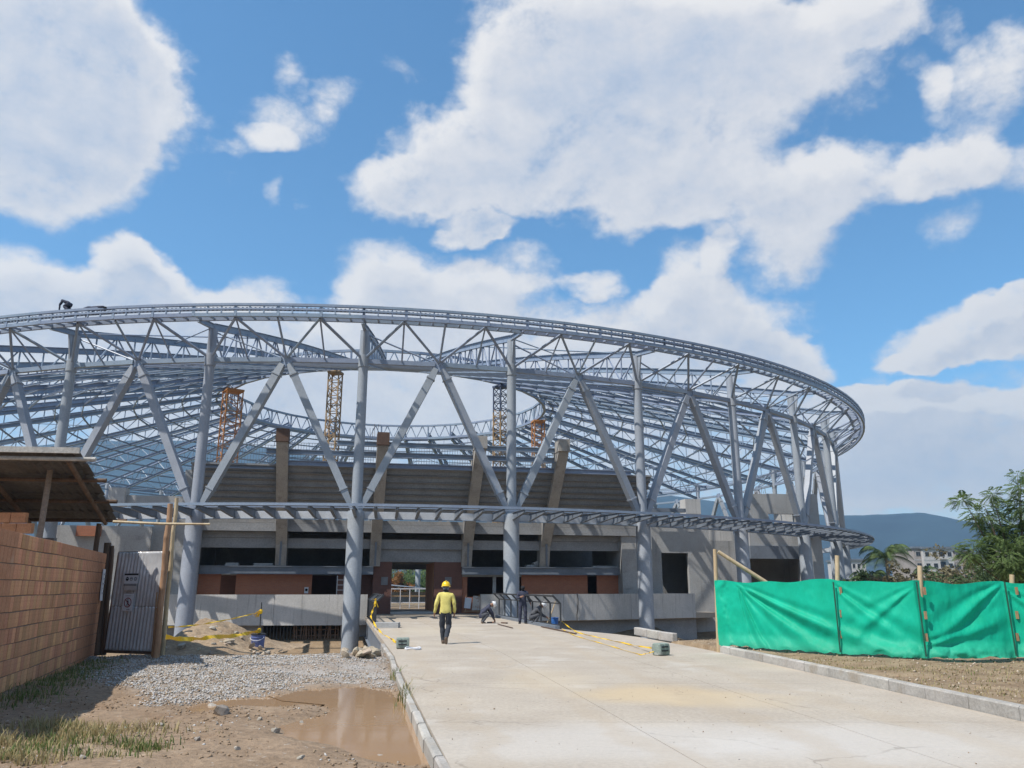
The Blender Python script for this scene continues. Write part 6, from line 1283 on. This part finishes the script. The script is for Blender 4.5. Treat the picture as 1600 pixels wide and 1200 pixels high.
# bushes beyond the fence
def bush(px, pyt, Y, w, mi, lab, seed, nm='bush'):
    q = aty(px, pyt, Y); h_ = q.z+.2; tree(nm, lab, (q.x, Y, -.2), h_, [(0, 0, h_*.6, w*.8, .9*h_/w*.75), (-w*.7, .3, h_*.5, w*.6, .8), (w*.7, -.2, h_*.5, w*.6, .8), (.2, 0, h_*.78, w*.4, .8)], mi, 2600, .013*Y**.62, seed, .1, 'bushes and trees beyond the netting')
for i, (px, py, Y, w, mi, lab) in enumerate(((1335, 893, 60, 1.6, 1, 'dark green bush right of the last roof columns'), (1412, 892, 66, 1.9, 2, 'dry brownish bush just right of the tall palm'), (1470, 886, 62, 2.2, 2, 'wide bare-looking brownish shrub under the apartment windows'), (1530, 884, 55, 2.4, 1, 'dark bush at the left foot of the feathery tree'), (1590, 880, 52, 2.5, 1, 'dark bush behind the feathery tree at the right edge'), (1500, 896, 58, 1.5, 2, 'low dry shrub between the brown shrub and the dark bush'), (1365, 900, 85, 2.4, 1, 'dark low bush behind the tall palm trunk'), (1650, 870, 60, 3.0, 1, 'dark bush outside the right edge'))):
    if px < 1640: bush(px, py, Y, w, mi, lab, 50+i)
# trees seen through the gateway and between the columns, far side of the arena
for i, (px, py, Y, w, mi, lab) in enumerate(((608, 884, 165, 5, 0, 'far green tree at the left of the gateway view'), (619, 892, 158, 3.0, 3, 'orange-flowering tree seen through the gateway left of the far column'), (640, 882, 170, 6, 2, 'dry olive tree seen through the gateway right of the far column'), (655, 886, 160, 5, 0, 'green tree seen at the right of the gateway view'), (668, 880, 168, 6, 1, 'dark tree half hidden by the right side of the gateway'))):
    q = aty(px, py, Y); tree('far_tree', lab, (q.x, Y, -.2), q.z, [(0, 0, q.z*.62, w*.62, .8), (-w*.5, 0, q.z*.45, w*.5, .8), (w*.5, 0, q.z*.45, w*.5, .8), (0, 0, q.z*.25, w*.6, .6)], mi, 3000, .28, 80+i, .3, 'trees seen through the gateway')
# far site fence and tank seen through the gateway
q = aty(640, 935, 70.0); t = empty('site_barrier', (q.x, 70, 0), GA); tag(t, 'pale barrier of rails and yellow boards seen through the gateway', 'barrier')
for i in range(7): MB().bar((-2.4+i*.8, 0, -.15), (-2.4+i*.8, 0, 1.5), .07, .07).build('post', PAPER, t)
for z, m_ in ((1.45, PAPER), (.85, YELLOWS), (.3, PAPER)): MB().box(-2.5, 2.6, -.03, .03, z, z+.09).build('rail', m_, t)
q = aty(640, 925, 95.0); t = empty('canvas_shelter', (q.x, 95, 0), GA); tag(t, 'low grey tarpaulin shelter beyond the pale barrier in the gateway', 'shelter')
MB().hexa([(-5,-2,2.0),(5,-2,1.2),(5,2,1.2),(-5,2,2.2),(-5,-2,2.05),(5,-2,1.25),(5,2,1.25),(-5,2,2.25)]).build('tarpaulin', STEEL_D, t); MB().box(-4, 5, 1.5, 1.7, -.1, 1.1).build('pale_wall', CONC_L, t)
for x in (-4.5, 0, 4.5): MB().bar((x, -1.8, -.1), (x, -1.8, 1.7 if x else 1.55), .1, .1).build('post', WOOD_D, t)

# ------------------------------------------------------------------ apartment blocks beyond the trees
def block(px0, px1, pyt, Y, floors, cols, mwall, lab, rz=0., roofm=None, dark=()):
    a, b_ = aty(px0, pyt, Y), aty(px1, pyt, Y); w = b_.x-a.x; h_ = a.z; t = empty('apartment_building', (a.x, Y, 0), rz); tag(t, lab, 'building', 'apartment blocks beyond the trees')
    MB().box(0, w, 0, 12, -.5, h_).build('wall', mwall, t); MB().box(-.3, w+.3, -.3, 12.3, h_+.003, h_+.45).build('roof', roofm or STEEL_D, t); fh = h_/floors; cw = w/cols
    for f in range(floors):
        for c in range(cols):
            x0, z0 = (c+.2)*cw, f*fh+fh*.32
            if c in dark: MB().box(c*cw+.15*cw, (c+.85)*cw, -.04, .3, z0-fh*.2, z0+fh*.55).build('balcony_recess', WIND, t); MB().box(c*cw+.1*cw, (c+.9)*cw, -.5, -.05, z0-fh*.25, z0-fh*.02).build('balcony', mwall, t); continue
            wf = MB().box(x0, x0+cw*.6, -.05, .02, z0, z0+fh*.42).build('window', WFR, t); MB().box(x0+.08, x0+cw*.29, -.07, -.051, z0+.08, z0+fh*.42-.08).build('pane', WIND, wf); MB().box(x0+cw*.31, x0+cw*.6-.08, -.07, -.051, z0+.08, z0+fh*.42-.08).build('pane', WIND, wf)
        if f: MB().box(-.05, w+.05, -.03, 0, f*fh-.12, f*fh+.12).build('floor_band', WFR, t)
WIND = mat('dark_window', (.03,.035,.045), (.02,.024,.03), 2, .2, 0, spec=.6, fine=0); WFR = mat('window_frame', (.42,.42,.42), (.36,.36,.36), 2, .8, 0); BW1 = mat('brown_render', (.35,.31,.29), (.30,.265,.245), .4, .9, .05); BW2 = mat('pale_render', (.52,.50,.49), (.46,.44,.43), .4, .9, .05)
block(1427, 1440, 857, 190, 4, 1, BW1, 'brown windowless-looking end block with dark flat roof, left of the pale windows', 0, None, ()); block(1441.5, 1488, 857.5, 189, 4, 4, BW2, 'pale middle apartment block with rows of windows and balconies', 0, None, (2,)); block(1489.5, 1522, 861, 193, 4, 3, BW1, 'greyish block at the right of the row, partly behind the feathery tree', 0, None, (1,))
block(1322, 1352, 876, 200, 3, 4, BW2, 'lower pale block seen just right of the roof columns', 0); block(1592, 1660, 853, 185, 4, 6, BW1, 'brown apartment block behind the feathery tree at the right edge', 0, None, (2, 4)); block(1525, 1574, 866, 215, 4, 5, BW2, 'pale apartment block farther back between the two brown ones', 0)

# ------------------------------------------------------------------ mountains and the air in front of them
FOREST_HAZE = mat('hazy_forest_slope', (.020,.042,.056), (.006,.016,.028), .006, .95, 0, fine=.25)  # bluer than forest: part of the haze is put into the slope colour
def mountains():
    prof = [(-800,740),(-300,715),(0,702),(150,692),(300,690),(450,703),(560,735),(700,752),(850,760),(1000,770),(1130,786),(1300,807),(1380,805),(1440,802),(1490,812),(1520,817),(1600,824),(1750,828),(2200,838),(2800,845)]
    D0 = 2500.0; pa = []; pe = []
    for px, py in prof: r = ray(px, py); pa.append(math.atan2(r[0], r[1])); pe.append(r[2]/math.hypot(r[0], r[1]))
    na, nr = 900, 26; A = np.linspace(-PI, PI, na); E_ = np.interp(A, pa, pe, left=.17, right=.09); E_ = E_*(1+.12*(smooth(1.2, 2.0, np.abs(A)))); rr = np.linspace(-.55, .4, nr); V = []
    for j, t in enumerate(rr):
        rad = D0*(1+t*.8); k = np.exp(-(t/.26)**2)*(1-.0*t); rid = fbm(A*18, rr[j]*4+0*A+3, 5)*.3*(1-np.exp(-(t/.10)**2)); spur = .25*np.abs(fbm(A*9+2, 0*A+j*.05, 4))*smooth(0, -.35, t)
        hh = np.maximum(E_*D0*(k*(1+rid)+.012*fbm(A*70, 0*A+j*.3, 4)*k)+EYE*k-spur*E_*D0*.6*k, -.8-.0*A)
        if j in (0, nr-1): hh = hh*0-1.0
        V.append(np.stack([np.sin(A)*rad, np.cos(A)*rad, hh], -1))
    V = np.concatenate(V); i = (np.arange(nr-1)[:, None]*na+np.arange(na-1)[None]).ravel(); o = link('mountains', np_mesh('mountains', V, np.stack([i, i+na, i+1+na, i+1], 1), FOREST_HAZE, smooth=True)); tag(o, kind='structure'); return V[:, 2].max()
MH = mountains()
hz = bpy.data.materials.new('haze_air'); hz.use_nodes = True; nt = hz.node_tree; nt.nodes.remove(nt.nodes['Principled BSDF']); pv = nt.nodes.new('ShaderNodeVolumePrincipled')
pv.inputs['Color'].default_value = (.42, .70, 1.0, 1); pv.inputs['Density'].default_value = 2.5e-4; pv.inputs['Anisotropy'].default_value = .2
nt.links.new(pv.outputs[0], nt.nodes['Material Output'].inputs['Volume'])
hb = MB().box(-3600, 3600, -3600, 3600, -4, MH+25).build('haze', hz); tag(hb, kind='stuff')
# a black hose hanging over the parapet, a rag on the rail
q = [pol(RP+.06, phi_at(901, RP), z) for z in (1.2, .9, .4, .0, -.3)]; q = [q[0]+Vector((0, .25, .06))]+[p+Vector((.05*math.sin(i*1.4), 0, 0)) for i, p in enumerate(q)]; o0 = q[0].copy()
tag(MB().path([p-o0 for p in q], .022, 6).build('hose', INK, None, True, o0), 'black hose hanging over the parapet right of the bridge railing', 'hose')

# starter bars sticking out of the unfinished concrete
for (px, py, b0, n_) in ((985, 815, .2, 7), (1090, 818, .35, 10), (1190, 772, 3.15, 6), (1265, 772, 3.15, 7), (437, 690, -4.8, 4), (586, 676, -4.8, 4)):
    a0, z0 = fa(px, py, b0); mb = MB()
    for i in range(n_): x = a0+(i-n_/2)*(.18 if n_ > 4 else .14); mb.bar((x, b0+random.uniform(-.1, .1), z0-.3), (x+random.uniform(-.06, .06), b0, z0+random.uniform(.25, .6)), .022, .022)
    tag(mb.build('starter_bars', bpy.data.materials['rusty_steel'], bld), kind='stuff')
